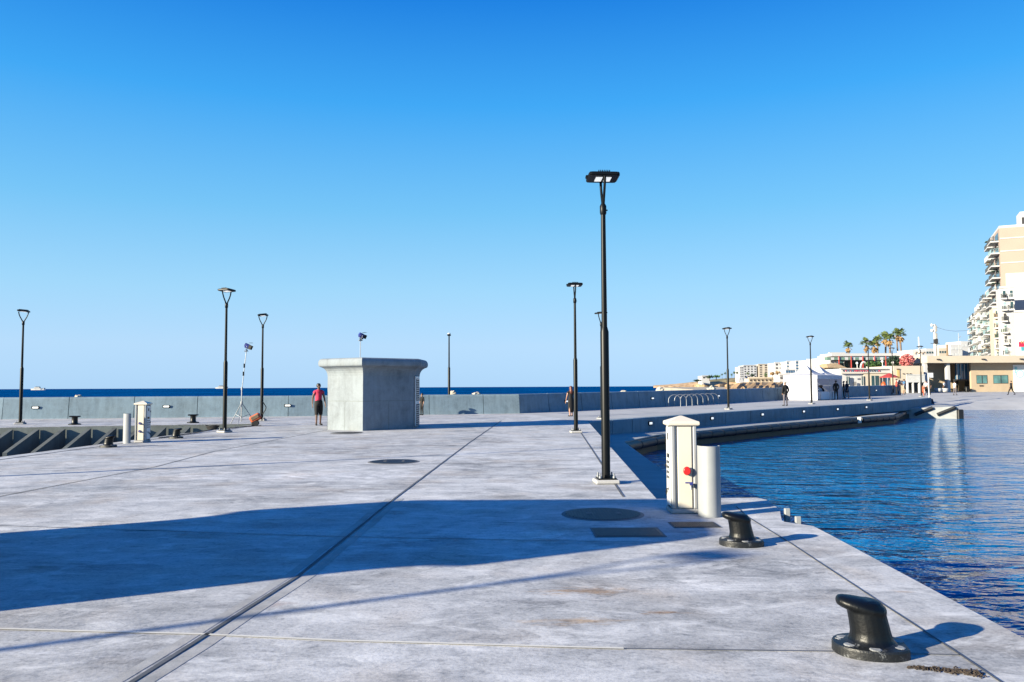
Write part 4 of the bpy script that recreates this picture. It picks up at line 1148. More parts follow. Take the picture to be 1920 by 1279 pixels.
m_ = MB(); sheet(m_, [tq(0, 0, .02), tq(-.25, TW * .8, .02), tq(0, TW, 1.4), tq(0, TW, EH), tq(0, 0, EH)]); m_.build('side_sheet', M['tent'], tent)
m_ = MB(); sheet(m_, [tq(.03, TW, .02), tq(TL, TW, .02), tq(TL, TW, EH), tq(.03, TW, EH)]); m_.build('back_sheet', M['tent'], tent)
m_ = MB(); sheet(m_, [tq(TL, TW, .02), tq(TL, 0, .02), tq(TL, 0, EH), tq(TL, TW, EH)]); m_.build('end_sheet', M['tent'], tent)
for k in range(2):
    u0_, u1_ = k * TL / 2, (k + 1) * TL / 2 - .02
    ap = tq((u0_ + u1_) / 2, TW / 2, PH); m_ = MB(); n_ = 6
    crn = [tq(u0_, 0, EH + .02), tq(u1_, 0, EH + .02), tq(u1_, TW, EH + .02), tq(u0_, TW, EH + .02)]
    for i in range(4):
        a, b = crn[i], crn[(i + 1) % 4]; prev = None
        for j in range(n_ + 1):
            f = j / n_; sag = -.22 * math.sin(PI * f); row = [a.lerp(ap, f) + Vector((0, 0, sag)), b.lerp(ap, f) + Vector((0, 0, sag))]
            if prev: m_.add([prev[0], prev[1], row[1], row[0]], [(0, 1, 2, 3)], 0, True)
            prev = row
    m_.build('canopy', M['tent'], tent)
    m_ = MB(); sheet(m_, [tq(u0_, -.02, EH - .33), tq(u1_, -.02, EH - .33), tq(u1_, -.02, EH + .02), tq(u0_, -.02, EH + .02)]); m_.build('valance', M['tent'], tent)
for u, v in ((0.05, .03), (TL / 2, .03), (TL - .04, .03), (.05, TW - .05), (TL - .05, TW - .05)):
    m_ = MB(); m_.tube([tq(u, v, 0), tq(u, v, EH)], .028, 8); m_.build('pole', M['greyrail'], tent)
for k, (u, L, lab) in enumerate(((2.7, 2.6, 'long table under white cloth inside the tent, nearer the lit side'), (4.85, 1.2, 'second cloth covered table inside the tent behind the man in the suit'))):
    c = tq(u, .62); t = thing('cloth_table', lab, 'table', c, math.atan2(td.y, td.x), 'tables inside the tent')
    m_ = MB(); m_.box((0, 0, .74), (L, .75, .03)); m_.build('tabletop', M['timber'], t)
    m_ = MB(); n_ = 40; ring0 = []; ring1 = []
    for i in range(n_):
        a = 2 * PI * i / n_; sx, sy = math.cos(a), math.sin(a); k_ = 1 / max(abs(sx), abs(sy)); w_ = 1 + .05 * math.sin(i * 2.3)
        ring0.append((sx * k_ * L / 2 * 1.01, sy * k_ * .38, .762)); ring1.append((sx * k_ * L / 2 * 1.05 * w_, sy * k_ * .40 * w_, .06))
    m_.loft([ring1, ring0], 0, True, False); m_.add(ring0, [list(range(n_))]); m_.build('tablecloth', M['cloth'], t)

for u, v, lab, tp, lh in ((3.2, 1.45, 'seated person in black behind the table nearest the tent corner pole', 'c_black', True), (4.35, 1.45, 'seated person in pale blue shirt behind the tent table', 'c_lblue', False), (4.95, 1.5, 'seated person in dark top right of the one in pale blue', 'c_black', True)):
    person(tq(u, v), PI + .6, lab, tp, 'c_black', .6, 1, 'skin_dark', 'hair_dark', 1.80, 'sit', longhair=lh)
    t = thing('folding_chair', lab.split(' in ')[0].replace('seated person', 'small stool under the seated person') + ' in ' + lab.split(' in ')[1], 'stool', tq(u, v), 0, 'stools in the tent')
    MB().box((0, -.02, .42), (.38, .38, .03)).build('seat', M['timber'], t)
    for a_, b_ in ((-.15, -.17), (.15, -.17), (-.15, .13), (.15, .13)): MB().box((a_, b_, .2), (.03, .03, .40)).build('leg', M['timber'], t)
# ------------------------------------------------------------------ buildings
def block(name, label, cat, o, ax, w, depth, h, mat, rows=0, cols=0, win=(.5, .5), wmat='glass', group=None, sides=True, sill=.0, z0=0.0):
    """box whose front runs from o along unit ax; front faces ax rotated -90 degrees"""
    t = thing(name, label, cat, (o.x, o.y, o.z), math.atan2(ax.y, ax.x), group)
    m_ = MB(); m_.box((w / 2, depth / 2, (h - 1) / 2), (w, depth, h + 1)); m_.build('wall', M[mat], t)
    m_ = MB()
    pw = .18
    m_.box((w / 2, pw / 2 - .003, h + .22), (w + .01, pw, .5)); m_.box((w / 2, depth - pw / 2 + .003, h + .22), (w + .01, pw, .5))
    m_.box((pw / 2 - .004, depth / 2, h + .22), (pw, depth - 2 * pw, .5)); m_.box((w - pw / 2 + .004, depth / 2, h + .22), (pw, depth - 2 * pw, .5))
    m_.build('parapet', M[mat], t)
    if rows and cols: windows(t, w, h, rows, cols, win, wmat, z0)
    return t
def windows(t, w, h, rows, cols, win, wmat, z0=0.0, y=0.0):
    cw, rh = w / cols, (h - z0) / rows
    for r_ in range(rows):
        for c_ in range(cols):
            cx, cz = (c_ + .5) * cw, z0 + (r_ + .5) * rh; a, b = cw * win[0], rh * win[1]
            m_ = MB(); m_.box((cx, y - .02, cz), (a, .08, b), 0, 0)
            m_.box((cx, y - .075, cz - b / 2 - .04), (a * 1.15, .12, .08), 0, 1)
            m_.build('window', [M[wmat], M['wht_wall']], t)
def balcony(t, c, w, d, h=1.0, mat='rail', slab='wht_wall', rot=0.0):
    T = Matrix.Translation(Vector(c)) @ Matrix.Rotation(rot, 4, 'Z')
    m_ = MB(); m_.box((0, -d / 2, 0), (w, d, .28), 0, 0, T); b = m_.build('balcony', M[slab], t)
    m_ = MB()
    m_.box((0, -d + .04, h), (w, .06, .06), 0, 0, T)
    for s in (-1, 1): m_.box((s * (w / 2 - .03), -d / 2, h), (.06, d, .06), 0, 0, T)
    k = -w / 2 + .05
    while k < w / 2: m_.box((k, -d + .04, h / 2), (.05, .04, h), 0, 0, T); k += .28
    for s in (-1, 1):
        k = .2
        while k < d: m_.box((s * (w / 2 - .03), -k, h / 2), (.04, .05, h), 0, 0, T); k += .3
    m_.build('railing', M[mat], b)
    if random.random() < .7:
        m_ = MB(); fx = random.uniform(-.3, .3) * w; m_.box((fx, -d * .5, .45), (random.uniform(.3, .8), .4, random.uniform(.5, .9)), 0, 0, T)
        m_.tube([(fx + .35, -d * .45, .14), (fx + .35, -d * .45, random.uniform(.8, 1.7))], .12, 6, M4=T)
        m_.build('balcony_clutter', M[random.choice(['rail', 'shade', 'timber', 'hedgedark', 'railw'])], b)
    return b
# --- tan plaza building
px = lambda x, d: P(x, 700, d).x
dB = 122.0; zB = .47
bx0, bx1 = px(1733, dB), px(1960, dB) + 14
tb_ = thing('plaza_building', 'low tan modern building with flat roof slab, white columns and dark glazing', 'building', (0, 0, 0))
zt = lambda y, d=dB: P(1830, y, d).z
m_ = MB(); m_.box(((bx0 + bx1) / 2, dB + 6.5, (zt(667.5) + zt(680.5)) / 2), (bx1 - bx0, 15, zt(667.5) - zt(680.5))); rf = m_.build('roof', M['crm_wall'], tb_)
for x in (1753.5, 1837, 1908):
    m_ = MB(); m_.box((px(x, dB), dB - 1.08, zt(674)), (.5, .18, .16)); m_.box((px(x, dB), dB - 1.2, zt(674.6)), (.2, .3, .07)); m_.build('roof_light', M['shade'], rf)
wy = dB + .8
def tw(x0, x1, y0, y1, mat, name, dep=.3, yy=wy, par=tb_, prim=0.0):
    X0, X1 = px(x0, yy), px(x1, yy); Z0, Z1 = P(1830, y1, yy).z, P(1830, y0, yy).z
    m_ = MB(); m_.box(((X0 + X1) / 2, yy + dep / 2 - prim, (Z0 + Z1) / 2), (X1 - X0, dep, Z1 - Z0)); return m_.build(name, M[mat], par)
M['tan'] = concrete('tan stone cladding', (.52, .41, .29), .08, .6, .1, .8)
tw(1820.5, 1965, 681, 737, 'tan', 'wall', .4)
tw(1742, 1774, 681, 737, 'tan', 'wall', .4, wy + 3.5)
tw(1780, 1822, 681, 737, 'tan', 'wall', .4, wy + 8)
g_ = tw(1792, 1820.2, 681, 711, 'glassblue', 'glazing', .2, wy + 1.2)
for x in (1794, 1801, 1808, 1815): tw(x, x + 1.2, 681, 711, 'wht_wall', 'mullion', .1, wy + 1.05, g_)
tw(1790, 1820.3, 711.3, 713.5, 'shade', 'sill', .5, wy + .9)
tw(1793, 1796, 714, 736.5, 'shade', 'doorway', .2, wy + 7.5); tw(1811, 1816, 714, 736.5, 'shade', 'doorway', .2, wy + 7.5)
for x in (1733.5, 1776):
    tw(x, x + 5.5, 681, 737, 'wht_wall', 'column', .7, dB - .4)
for x0, x1 in ((1830.5, 1851), (1862, 1890)):
    f_ = tw(x0, x1, 703.5, 719.5, 'shade', 'window', .1, wy - .02)
    tw(x0 + .9, x1 - .9, 704.4, 718.7, 'glassteal', 'pane', .06, wy - .06, f_)
    tw((x0 + x1) / 2, (x0 + x1) / 2 + .8, 704.4, 718.7, 'shade', 'mullion', .06, wy - .1, f_)
tw(1836, 1843, 722.5, 724.5, 'shade', 'notice_plate', .1, wy - .08)
pst = tw(1900, 1965, 684.5, 735, 'poster', 'poster', .06, wy - .1)
# the pale turquoise letter mark on the poster
def ringmark(par, cx, cz, ro, ri, y, mat):
    m_ = MB(); n_ = 40; 
    for k in range(n_):
        a, b = 2 * PI * k / n_, 2 * PI * (k + 1) / n_
        m_.add([(cx + ro * math.cos(a), y, cz + ro * math.sin(a)), (cx + ro * math.cos(b), y, cz + ro * math.sin(b)), (cx + ri * math.cos(b), y, cz + ri * math.sin(b)), (cx + ri * math.cos(a), y, cz + ri * math.sin(a))], [(0, 1, 2, 3)])
    return m_.build('poster_mark', mat, par)
cx_, cz_ = px(1911.5, wy), P(1911, 701, wy).z
ringmark(pst, cx_, cz_, .62, .50, wy - .11, M['logo'])
tw(1903.2, 1904.6, 690.5, 700, 'logo', 'poster_mark', .02, wy - .13, pst)
tw(1903.2, 1907.5, 688, 694.5, 'logo', 'poster_mark', .02, wy - .135, pst)
# planters and litter bin before the building
for x, lab in ((1759, 'pale round planter at the foot of the tan recess wall'), (1771, 'pale planter close to the white column')):
    q = P(x, 735, 119); m_ = MB(); m_.lathe([(.35, 0), (.5, .15), (.55, .55), (.48, .6)], (0, 0, 0), 14); tag(m_.build('planter', M['wht_wall'], None, (q.x, q.y, .44)), lab, 'planter')
q = P(1813, 735.5, 120.5); m_ = MB(); m_.tube([(0, 0, 0), (0, 0, .7), (0, 0, .85)], [.28, .3, .2], 12)
tag(m_.build('litter_bin', M['lampblack'], None, (q.x, q.y, .45)), 'small black litter bin by the tan building doorway', 'litter bin')
q = P(1742, 744, 84); t = thing('white_pole', 'slim white pole with a small pale sign standing at the ramp top', 'pole', (q.x, q.y, q.z - .1))
m_ = MB(); m_.tube([(0, 0, 0), (0, 0, 2.6)], .06, 8); m_.build('post', M['white'], t)
m_ = MB(); m_.box((.25, 0, 2.35), (.5, .04, .5)); m_.build('sign', M['poster'], t)

# --- restaurant terrace complex
rt = thing('restaurant', 'white single storey restaurant with roof terrace behind the sea wall', 'restaurant', (0, 0, 0))
dR = 118.0
def rw(x0, x1, y0, y1, mat, name, dep=.3, yy=dR, par=None, X=None):
    X0, X1 = P(x0, 700, yy).x, P(x1, 700, yy).x; Z0, Z1 = P((x0 + x1) / 2, y1, yy).z, P((x0 + x1) / 2, y0, yy).z
    m_ = MB(); m_.box(((X0 + X1) / 2, yy + dep / 2, (Z0 + Z1) / 2), (X1 - X0, dep, Z1 - Z0)); return m_.build(name, M[mat], par or rt)
rw(1577, 1690, 691, 737, 'wht_wall', 'wall', 8)
rw(1620, 1680, 700, 737, 'crm_wall', 'wall', .3, dR - .35)
rw(1676, 1732, 686, 737, 'crm_wall', 'wall', 8, dR - 1)
rw(1577, 1664, 690.5, 692.3, 'wht_wall', 'cornice', .5, dR - .3)
rw(1577, 1664, 699, 700.2, 'crm_wall', 'cornice', .3, dR - .5)
for x0, x1, y0, y1, mt_ in ((1587.5, 1593, 706, 722, 'glass'), (1601, 1605, 716, 723, 'shade'), (1616, 1621, 705.5, 722.5, 'glass'), (1634, 1647, 704.5, 723, 'glass'), (1650, 1660, 706, 723, 'shade'), (1660.5, 1668, 708, 723, 'glassblue')):
    f_ = rw(x0, x1, y0, y1, mt_, 'window', .12, dR - .43)
    rw((x0 + x1) / 2 - .25, (x0 + x1) / 2 + .25, y0, y1, 'wht_wall', 'mullion', .08, dR - .5, f_)
f_ = rw(1601, 1606, 706.5, 709, 'railw', 'notice_plate', .06, dR - .43)
f_ = rw(1682.5, 1687, 692, 709, 'yel_wall', 'shutter', .1, dR - 1.1); rw(1682, 1687.5, 691.5, 693.2, 'shade', 'window', .1, dR - 1.15)
# frieze of small illegible signs
random.seed(3)
x = 1581
while x < 1650:
    rw(x, x + random.uniform(1.0, 2.0), 694.3 + random.uniform(-.3, .3), 696.6, random.choice(['pinkad', 'c_blue', 'c_navy', 'c_red']), 'frieze_sign', .05, dR - .12); x += random.uniform(3, 4.6)
# upper terrace
dU = 132.0
up = thing('roof_terrace', 'long terrace pavilion with white beam, striped awnings and red posts above the restaurant', 'pavilion', (0, 0, 0))
def uw(*a, **k): return rw(*a, par=up, **k)
M4 = None
uw(1560, 1706, 662.5, 667.5, 'wht_wall', 'roof_beam', 5, dU)
uw(1555, 1712, 690, 705, 'crm_wall', 'terrace_wall', 6, dU - 1)
uw(1572, 1640, 676, 690.5, 'glass', 'glazing', .2, dU + 2)
k = 0; x = 1552.0
while x < 1664:
    o = uw(x, x + 6.2, 670, 675, 'awn_g' if k % 2 == 0 else 'wht_wall', 'awning', 1.2, dU - .6); x += 6.6; k += 1
uw(1560, 1664, 675.2, 677.2, 'rail', 'awning_bar', .2, dU - .3)
for x in (1574, 1597, 1619, 1641, 1662): uw(x, x + .7, 668, 690, 'awn_r', 'post', .3, dU - .8)
for x in (1583, 1608, 1630): uw(x, x + .8, 676, 690.5, 'railw', 'mullion', .15, dU + 1.8)
m_ = MB(); cxx, czz = P(1620, 690, dU - 3).x, P(1620, 690, dU - 3).z
m_.tube([(cxx + .52 * math.cos(a), dU - 3, czz + .95 * math.sin(a)) for a in [PI * i / 12 for i in range(13)]], .16, 8); m_.build('arch', M['wht_wall'], up)
# straw roofed hut and cream sloping roof left of the terrace
hut = thing('straw_hut', 'straw roofed terrace hut with dark posts left of the restaurant terrace', 'hut', (0, 0, 0))
def hw(*a, **k): return rw(*a, par=hut, **k)
q0, q1 = P(1543, 690, 126), P(1580, 690, 126); m_ = MB()
m_.loft([[(q0.x, 124, q0.z), (q1.x, 124, q0.z - .1), (q1.x, 130, q0.z), (q0.x, 130, q0.z)], [(q0.x + .6, 126, P(1550, 682, 126).z), (q1.x - 1, 126, P(1550, 681, 126).z), (q1.x - 1, 128, P(1550, 681, 126).z), (q0.x + .6, 128, P(1550, 682, 126).z)]], 0, False); m_.build('roof', M['thatch'], hut)
for x in (1545, 1553, 1561, 1569, 1577): hw(x, x + .9, 690, 705, 'timber', 'post', .25, 125)
hw(1544, 1579, 697, 712, 'crm_wall', 'base_wall', 3, 126.5)
hw(1547, 1577, 691, 697, 'shade', 'opening', .2, 127)
# hedge, oleander
def leaf_mass(name, label, cat, mat, c, size, n_, ls=.25, seed=1):
    rnd = random.Random(seed); t = thing(name, label, cat, c)
    m_ = MB()
    for k in range(n_):
        while True:
            v = Vector((rnd.uniform(-1, 1), rnd.uniform(-1, 1), rnd.uniform(-1, 1)))
            if .35 < v.length < 1.0 + .25 * noise.noise(v * 3 + Vector((seed, 0, 0))): break
        p_ = Vector((v.x * size[0], v.y * size[1], v.z * size[2] + size[2]))
        a = Vector((rnd.gauss(0, 1), rnd.gauss(0, 1), rnd.gauss(0, 1))).normalized(); b = a.orthogonal().normalized(); s_ = ls * rnd.uniform(.5, 1.3)
        m_.add([p_ - a * s_, p_ + b * s_ * .5, p_ + a * s_, p_ - b * s_ * .5], [(0, 1, 2, 3)])
    m_.build('foliage', M[mat], t)
    m_ = MB()
    for k in range(4): m_.tube([(rnd.uniform(-.3, .3) * size[0], 0, -.2), (rnd.uniform(-.6, .6) * size[0], rnd.uniform(-.3, .3), size[2] * 1.2)], [.08, .03], 5)
    m_.build('stem', M['timber'], t)
    return t
def lm(name, label, cat, mat, x, y, d, w, h_, n_, seed):
    q = P(x, y, d); k = d / F
    leaf_mass(name, label, cat, mat, (q.x, q.y, q.z), (w * k / 2, 1.0, h_ * k / 2), n_, .22, seed)
lm('hedge', 'bright green clipped hedge on the terrace left of the dark shrub', 'hedge', 'hedge', 1640, 690, 127, 32, 13, 900, 4)
lm('shrub', 'very dark green shrub between hedge and pink oleander', 'shrub', 'hedgedark', 1676, 690, 126.5, 24, 23, 1100, 5)
lm('oleander_bush', 'pink flowering oleander bush at the terrace end', 'bush', 'pinkleaf', 1701, 688, 123, 24, 24, 1000, 6)
for x, y, lab in ((1607, 681, 'white globe lamp nearest the white arch'), (1654.5, 678, 'white globe lamp over the bright hedge'), (1674, 680, 'white globe lamp in front of the dark shrub')):
    q = P(x, y, 124); t = thing('globe_lamp', lab, 'lamp', (q.x, q.y, q.z - 1.0), 0, 'globe lamps on the restaurant terrace')
    m_ = MB(); m_.tube([(0, 0, -.3), (0, 0, .85)], .05, 8); m_.build('post', M['white'], t)
    m_ = MB(); m_.lathe([(.02, -.2), (.14, -.14), (.2, 0), (.14, .14), (.02, .2)], (0, 0, 1.0), 14); m_.build('globe', M['white'], t)
# cafe parasol and umbrella mast
q = P(1668, 723, 113.5); t = thing('cafe_parasol', 'dark red cafe parasol over the restaurant entrance', 'parasol', (q.x, q.y, .5))
m_ = MB(); m_.tube([(0, 0, 0), (0, 0, 2.75)], .04, 6); m_.build('pole', M['timber'], t)
m_ = MB(); m_.lathe([(1.35, 2.1), (1.3, 2.18), (.6, 2.5), (.05, 2.75)], (0, 0, 0), 10, 0, False); m_.build('canopy', M['awn_r'], t)
q = P(1657, 722, 114.5); m_ = MB(); m_.lathe([(.25, 0), (.42, .4), (.35, .9), (.15, 1.25), (.05, 1.3)], (0, 0, 0), 14)
tag(m_.build('clay_jar', M['orange'], None, (q.x, q.y, .75)), 'large terracotta jar by the restaurant entrance', 'jar')
# white balustraded terrace right of the restaurant
wt = thing('white_terrace', 'white two level terrace with balustrade beside the tan building', 'terrace', (0, 0, 0))
def ww(*a, **k): return rw(*a, par=wt, **k)
ww(1700, 1735, 713.5, 717, 'wht_wall', 'deck', 3.5, 113)
for x in (1701, 1711, 1723, 1733): ww(x, x + 1.8, 717, 737, 'wht_wall', 'column', .4, 113)
ww(1702, 1734, 717.2, 737, 'shade', 'opening', .2, 116)
ww(1700, 1735, 702.2, 703.4, 'railw', 'handrail', .15, 113)
m_ = MB(); x = 1700.5
while x < 1735:
    X0 = P(x, 700, 113).x; Z0, Z1 = P(1717, 713.5, 113).z, P(1717, 703, 113).z
    m_.box((X0, 113.1, (Z0 + Z1) / 2), (.10, .08, Z1 - Z0)); x += 2.2
m_.build('balustrade', M['railw'], wt)
for x in (1693, 1700, 1706): rw(x, x + 3, 700.2, 701.6, 'shade', 'window', .1, dR - 1.12)

# --- apartment towers
ax_ = Vector((.42, .9075, 0)).normalized()                # along the row, away from the camera
nx_ = Vector((-ax_.y, ax_.x, 0))                          # sea side normal (left)
fx_ = Vector((ax_.y, -ax_.x, 0))                          # inland, to the right
def tower(name, label, px0, d0, ytop, L, mat, storeys, wid=22, bal='rail', bays=2, group='apartment towers behind the plaza', fmat=None, balc=1.35):
    c = P(px0, ytop, d0); h = c.z - .45; c.z = .45
    t = thing(name, label, 'apartment block', c, math.atan2(ax_.y, ax_.x), group)       # local x along row, local y = sea side (left)
    m_ = MB(); m_.box((L / 2, -wid / 2, (h - 1) / 2), (L, wid, h + 1)); m_.build('wall', M[mat], t)
    m_ = MB(); m_.box((L / 2, -.12, h + .25), (L, .22, .5)); m_.box((.12, -wid / 2 - .1, h + .25), (.22, wid - .3, .5)); m_.build('parapet', M[fmat or 'wht_wall'], t)
    sh = h / storeys
    for s_ in range(1, storeys):
        z = s_ * sh
        for b_ in range(bays):
            x = L * (b_ + .5) / bays; w = L / bays * .72
            m_ = MB(); m_.box((x, .02, z + sh * .42), (w * .8, .08, sh * .66)); m_.build('window', M[['glass', 'bglass', 'shade'][(s_ * 3 + b_) % 3]], t)
            if s_ < storeys:
                r_ = random.random()
                balcony(t, (x - w * .12 * ((s_ + b_) % 2), 0, z), w, balc + .25 * (b_ == 0), 1.0, bal if r_ < .6 else ('railw' if r_ < .8 else 'bglass'), 'wht_wall', PI)
                if random.random() < .4:
                    m_ = MB(); m_.box((x + w * .25, .6, z + sh - .6), (w * .45, 1.2, .06)); m_.build('awning', M[random.choice(['railw', 'yel_wall', 'wht_wall', 'awn_g'])], t)
    return t, h, sh
random.seed(11)
T1, h1, sh1 = tower('apartment_tower', 'tallest beige apartment tower with dark railed balconies at the right edge', 1873, 172, 428, 17, 'beige_wall', 13, 26)
# pale lower half of the end wall, floor bands, roof hut
m_ = MB(); zz_ = P(1890, 511, 170).z - .45; m_.box((-.06, -13.4, zz_ / 2), (.12, 25, zz_)); m_.build('end_panel', M['wht_wall'], T1)
for yb in (446, 470, 492): 
    zb = P(1890, yb, 171).z - .45; m_ = MB(); m_.box((-.05, -13, zb), (.1, 25.8, .22)); m_.build('floor_band', M['wht_wall'], T1)
m_ = MB(); m_.box((3.5, -6.6, h1 + 1.7), (5, 5, 3.4)); rh = m_.build('roof_hut', M['wht_wall'], T1)
m_ = MB(); m_.box((.95, -4.75, h1 + 1.2), (.1, .7, 1.9)); m_.build('door', M['shade'], rh)
m_ = MB(); zz2 = P(1917, 501, 171).z - .45; m_.box((-.1, -8.3, zz2), (.3, .8, 1.2)); m_.build('vent', M['shade'], T1)
T1c = P(1873, 428, 172)
def along(s_): return T1c + ax_ * s_
def ptow(lab, s0, s1, ytop, mat, st, bal, bays):
    c = along(s0 + .02); c.z = lerp(42, 0, (ytop - 380) / 342.0) * c.y / 172; px_ = 960 + F * (c - CAM).dot(cr) / (c - CAM).dot(fw)
    return tower('apartment_tower', lab, px_, c.y, ytop, s1 - s0, mat, st, 22, bal, bays)
ptow('pale apartment block with ochre panels and many balconies behind the tallest tower', 17.5, 30, 541.5, 'crm_wall', 11, 'rail', 3)
ptow('farther stepped apartment block with pale balconies beyond the ochre panelled one', 30, 42, 562, 'wht_wall', 11, 'railw', 3)
ptow('farthest block of the tower row with balconies stacked against the sky', 42, 64, 581, 'crm_wall', 12, 'rail', 4)
tower('apartment_tower', 'broad beige apartment tower outside the frame at right, mirrored warm in the harbour', 2120, 135, 470, 20, 'beige_wall', 10, 40)
# lower white block in front of the tower, with balconies on its camera-side face
def frontblock(label, x0, x1, d, ytop, mat, storeys, cols, bl_):
    a = P(x0, ytop, d); h = a.z - .45
    t = thing('apartment_block', label, 'apartment block', (a.x, a.y, .45), math.atan2(fx_.y, fx_.x), 'lower blocks in front of the towers')
    w = (x1 - x0) * d / F / 1.16; m_ = MB(); m_.box((w / 2, 3, (h - 1) / 2), (w, 6, h + 1))
    m_.build('wall', M[mat], t)
    m_ = MB(); m_.box((w / 2, -.06, h + .1), (w + .2, .3, .35)); m_.build('parapet', M['wht_wall'], t)
    sh = h / storeys
    for s_ in range(storeys):
        for c_ in range(cols):
            cx = w * (c_ + .5) / cols; z = s_ * sh; ww_ = w / cols
            m_ = MB(); m_.box((cx + ww_ * .1, -.03, z + sh * .45), (ww_ * .36, .09, sh * .55)); m_.build('window', M[random.choice(['glass', 'shade', 'bglass'])], t)
            if bl_ and s_ > 0: balcony(t, (cx, 0, z), ww_ * .8, 1.1, 1.0, random.choice(['rail', 'railw', 'rail']))
    return t
frontblock('white block with balconies between tall tower and beige gable', 1874, 1901, 163, 540, 'wht_wall', 9, 2, True)
frontblock('ochre fronted narrow block with dark balconies left of the white one', 1861, 1873.6, 168, 578, 'crm_wall', 8, 1, True)
gb = frontblock('plain cream gable wall block at the right edge carrying the advert', 1902, 1965, 155, 585, 'wht_wall', 1, 1, False)
a = P(1911, 658, 149.5); b = P(1950, 641, 149.5); md = P(1911, 650.5, 149.5)
ad = thing('advert_board', 'crimson and turquoise advert board on the cream gable wall', 'advert', (a.x, 149.5, 0))
m_ = MB(); m_.box(((b.x - a.x) / 2, 0, (md.z + b.z) / 2), (b.x - a.x, .1, b.z - md.z)); m_.build('panel', M['pinkad'], ad)
m_ = MB(); m_.box(((b.x - a.x) / 2 + .2, 0, (a.z + md.z) / 2), (b.x - a.x - .4, .08, md.z - a.z - .02)); m_.build('panel', M['tealad'], ad)
m_ = MB()
for k in range(3): m_.box((.45 + k * .42, -.06, md.z + .9), (.16, .03, .5)); m_.box((.5 + k * .42, -.06, md.z + 1.1), (.3, .03, .1))
m_.build('lettering', M['yel_wall'], ad)
# distant white flats
random.seed(5)
for k, (x0, x1, yt, d, lab) in enumerate(((1784, 1806, 648, 330, 'white far flats with grey balcony bands left of the tower row'), (1804, 1823, 642, 340, 'taller white far flats directly beside the tower row'), (1762, 1776, 655, 320, 'small pink roofed far house behind the tan building'), (1738, 1752, 656, 300, 'white far house left of the antenna mast'))):
    a = P(x0, 700, d); b = P(x1, 700, d); h = P(x0, yt, d).z
    t = block('far_flats', lab, 'building', Vector((a.x, a.y, .4)), Vector((1, 0, 0)), b.x - a.x, 12, h - .4, 'wht_wall' if k != 2 else 'crm_wall', 7, 3, (.7, .35), 'railw' if k < 2 else 'glass', 'distant white flats behind the plaza')
# antenna mast, telegraph pole, thin pole, wire
q = P(1754, 668, 200); t = thing('antenna_mast', 'tall pale antenna mast with dishes and grey panels behind the tan building', 'mast', (q.x, q.y, .4))
zt2 = P(1754, 608, 200).z - .4; zb2 = P(1754, 668, 200).z - .4
m_ = MB(); m_.tube([(0, 0, 0), (0, 0, zt2)], [.45, .30], 10); m_.build('pole', M['wht_wall'], t)
m_ = MB()
for z in (.45, .62, .86): m_.box((.28, -.3, lerp(zb2, zt2, z)), (.3, .3, 1.5))
m_.build('antenna_panel', M['greyrail'], t)
m_ = MB(); zc_ = lerp(zb2, zt2, .4); m_.box((0, 0, zc_), (2.2, .12, .12)); m_.box((0, -.4, zc_ + .5), (.9, .5, 1.1)); m_.build('equipment_box', M['shade'], t)
for z in (.97, .80): m_ = MB(); m_.lathe([(.05, -.2), (.35, -.1), (.42, .1), (.05, .2)], (0, 0, 0), 12, 0, True, Matrix.Translation((-.75, 0, lerp(zb2, zt2, z))) @ Matrix.Rotation(R(90), 4, 'Y')); m_.build('dish', M['white'], t)
q = P(1776.5, 668, 180); m_ = MB(); m_.tube([(q.x, q.y, .4), (q.x, q.y, P(1776.5, 646, 180).z)], [.28, .2], 8)
tag(m_.build('telegraph_pole', M['timber']), 'short brown telegraph pole right of the antenna mast', 'pole')
q = P(1798.5, 668, 190); m_ = MB(); m_.tube([(q.x, q.y, .4), (q.x, q.y, P(1798, 625, 190).z)], [.09, .06], 6); m_.tube([(q.x, q.y, P(1798, 633, 190).z), (q.x + .6, q.y, P(1798, 631, 190).z)], .07, 6)
tag(m_.build('thin_pole', M['greyrail']), 'very thin grey pole between the far flats', 'pole')
a, b, c = P(1757, 614, 200), P(1790, 621, 198), P(1824, 619, 215); m_ = MB()
m_.tube([a, a.lerp(b, .5) - Vector((0, 0, .2)), b, b.lerp(c, .5) - Vector((0, 0, .05)), c], .035, 5)
tag(m_.build('overhead_wire', M['shade']), 'thin overhead wire sagging from the antenna mast to the towers', 'wire')
q = P(1723.5, 664, 128); m_ = MB(); m_.tube([(q.x, q.y, .5), (q.x, q.y, P(1723, 632, 128).z)], [.13, .09], 8)
tag(m_.build('flag_pole', M['white']), 'thin white flag pole rising behind the farthest lamp', 'pole')
# arched white house right of the oleander
t = thing('arched_house', 'pale house with small arches right of the oleander', 'house', (0, 0, 0))
rw(1712, 1738, 656, 690, 'wht_wall', 'wall', 5, 128, t)
for x in (1719, 1726, 1733):
    m_ = MB(); q = P(x, 664, 127.9); m_.tube([(q.x + .25 * math.cos(a), q.y, q.z + .35 * math.sin(a)) for a in [PI * i / 8 for i in range(9)]], .04, 6); m_.build('arch', M['thatch'], t)

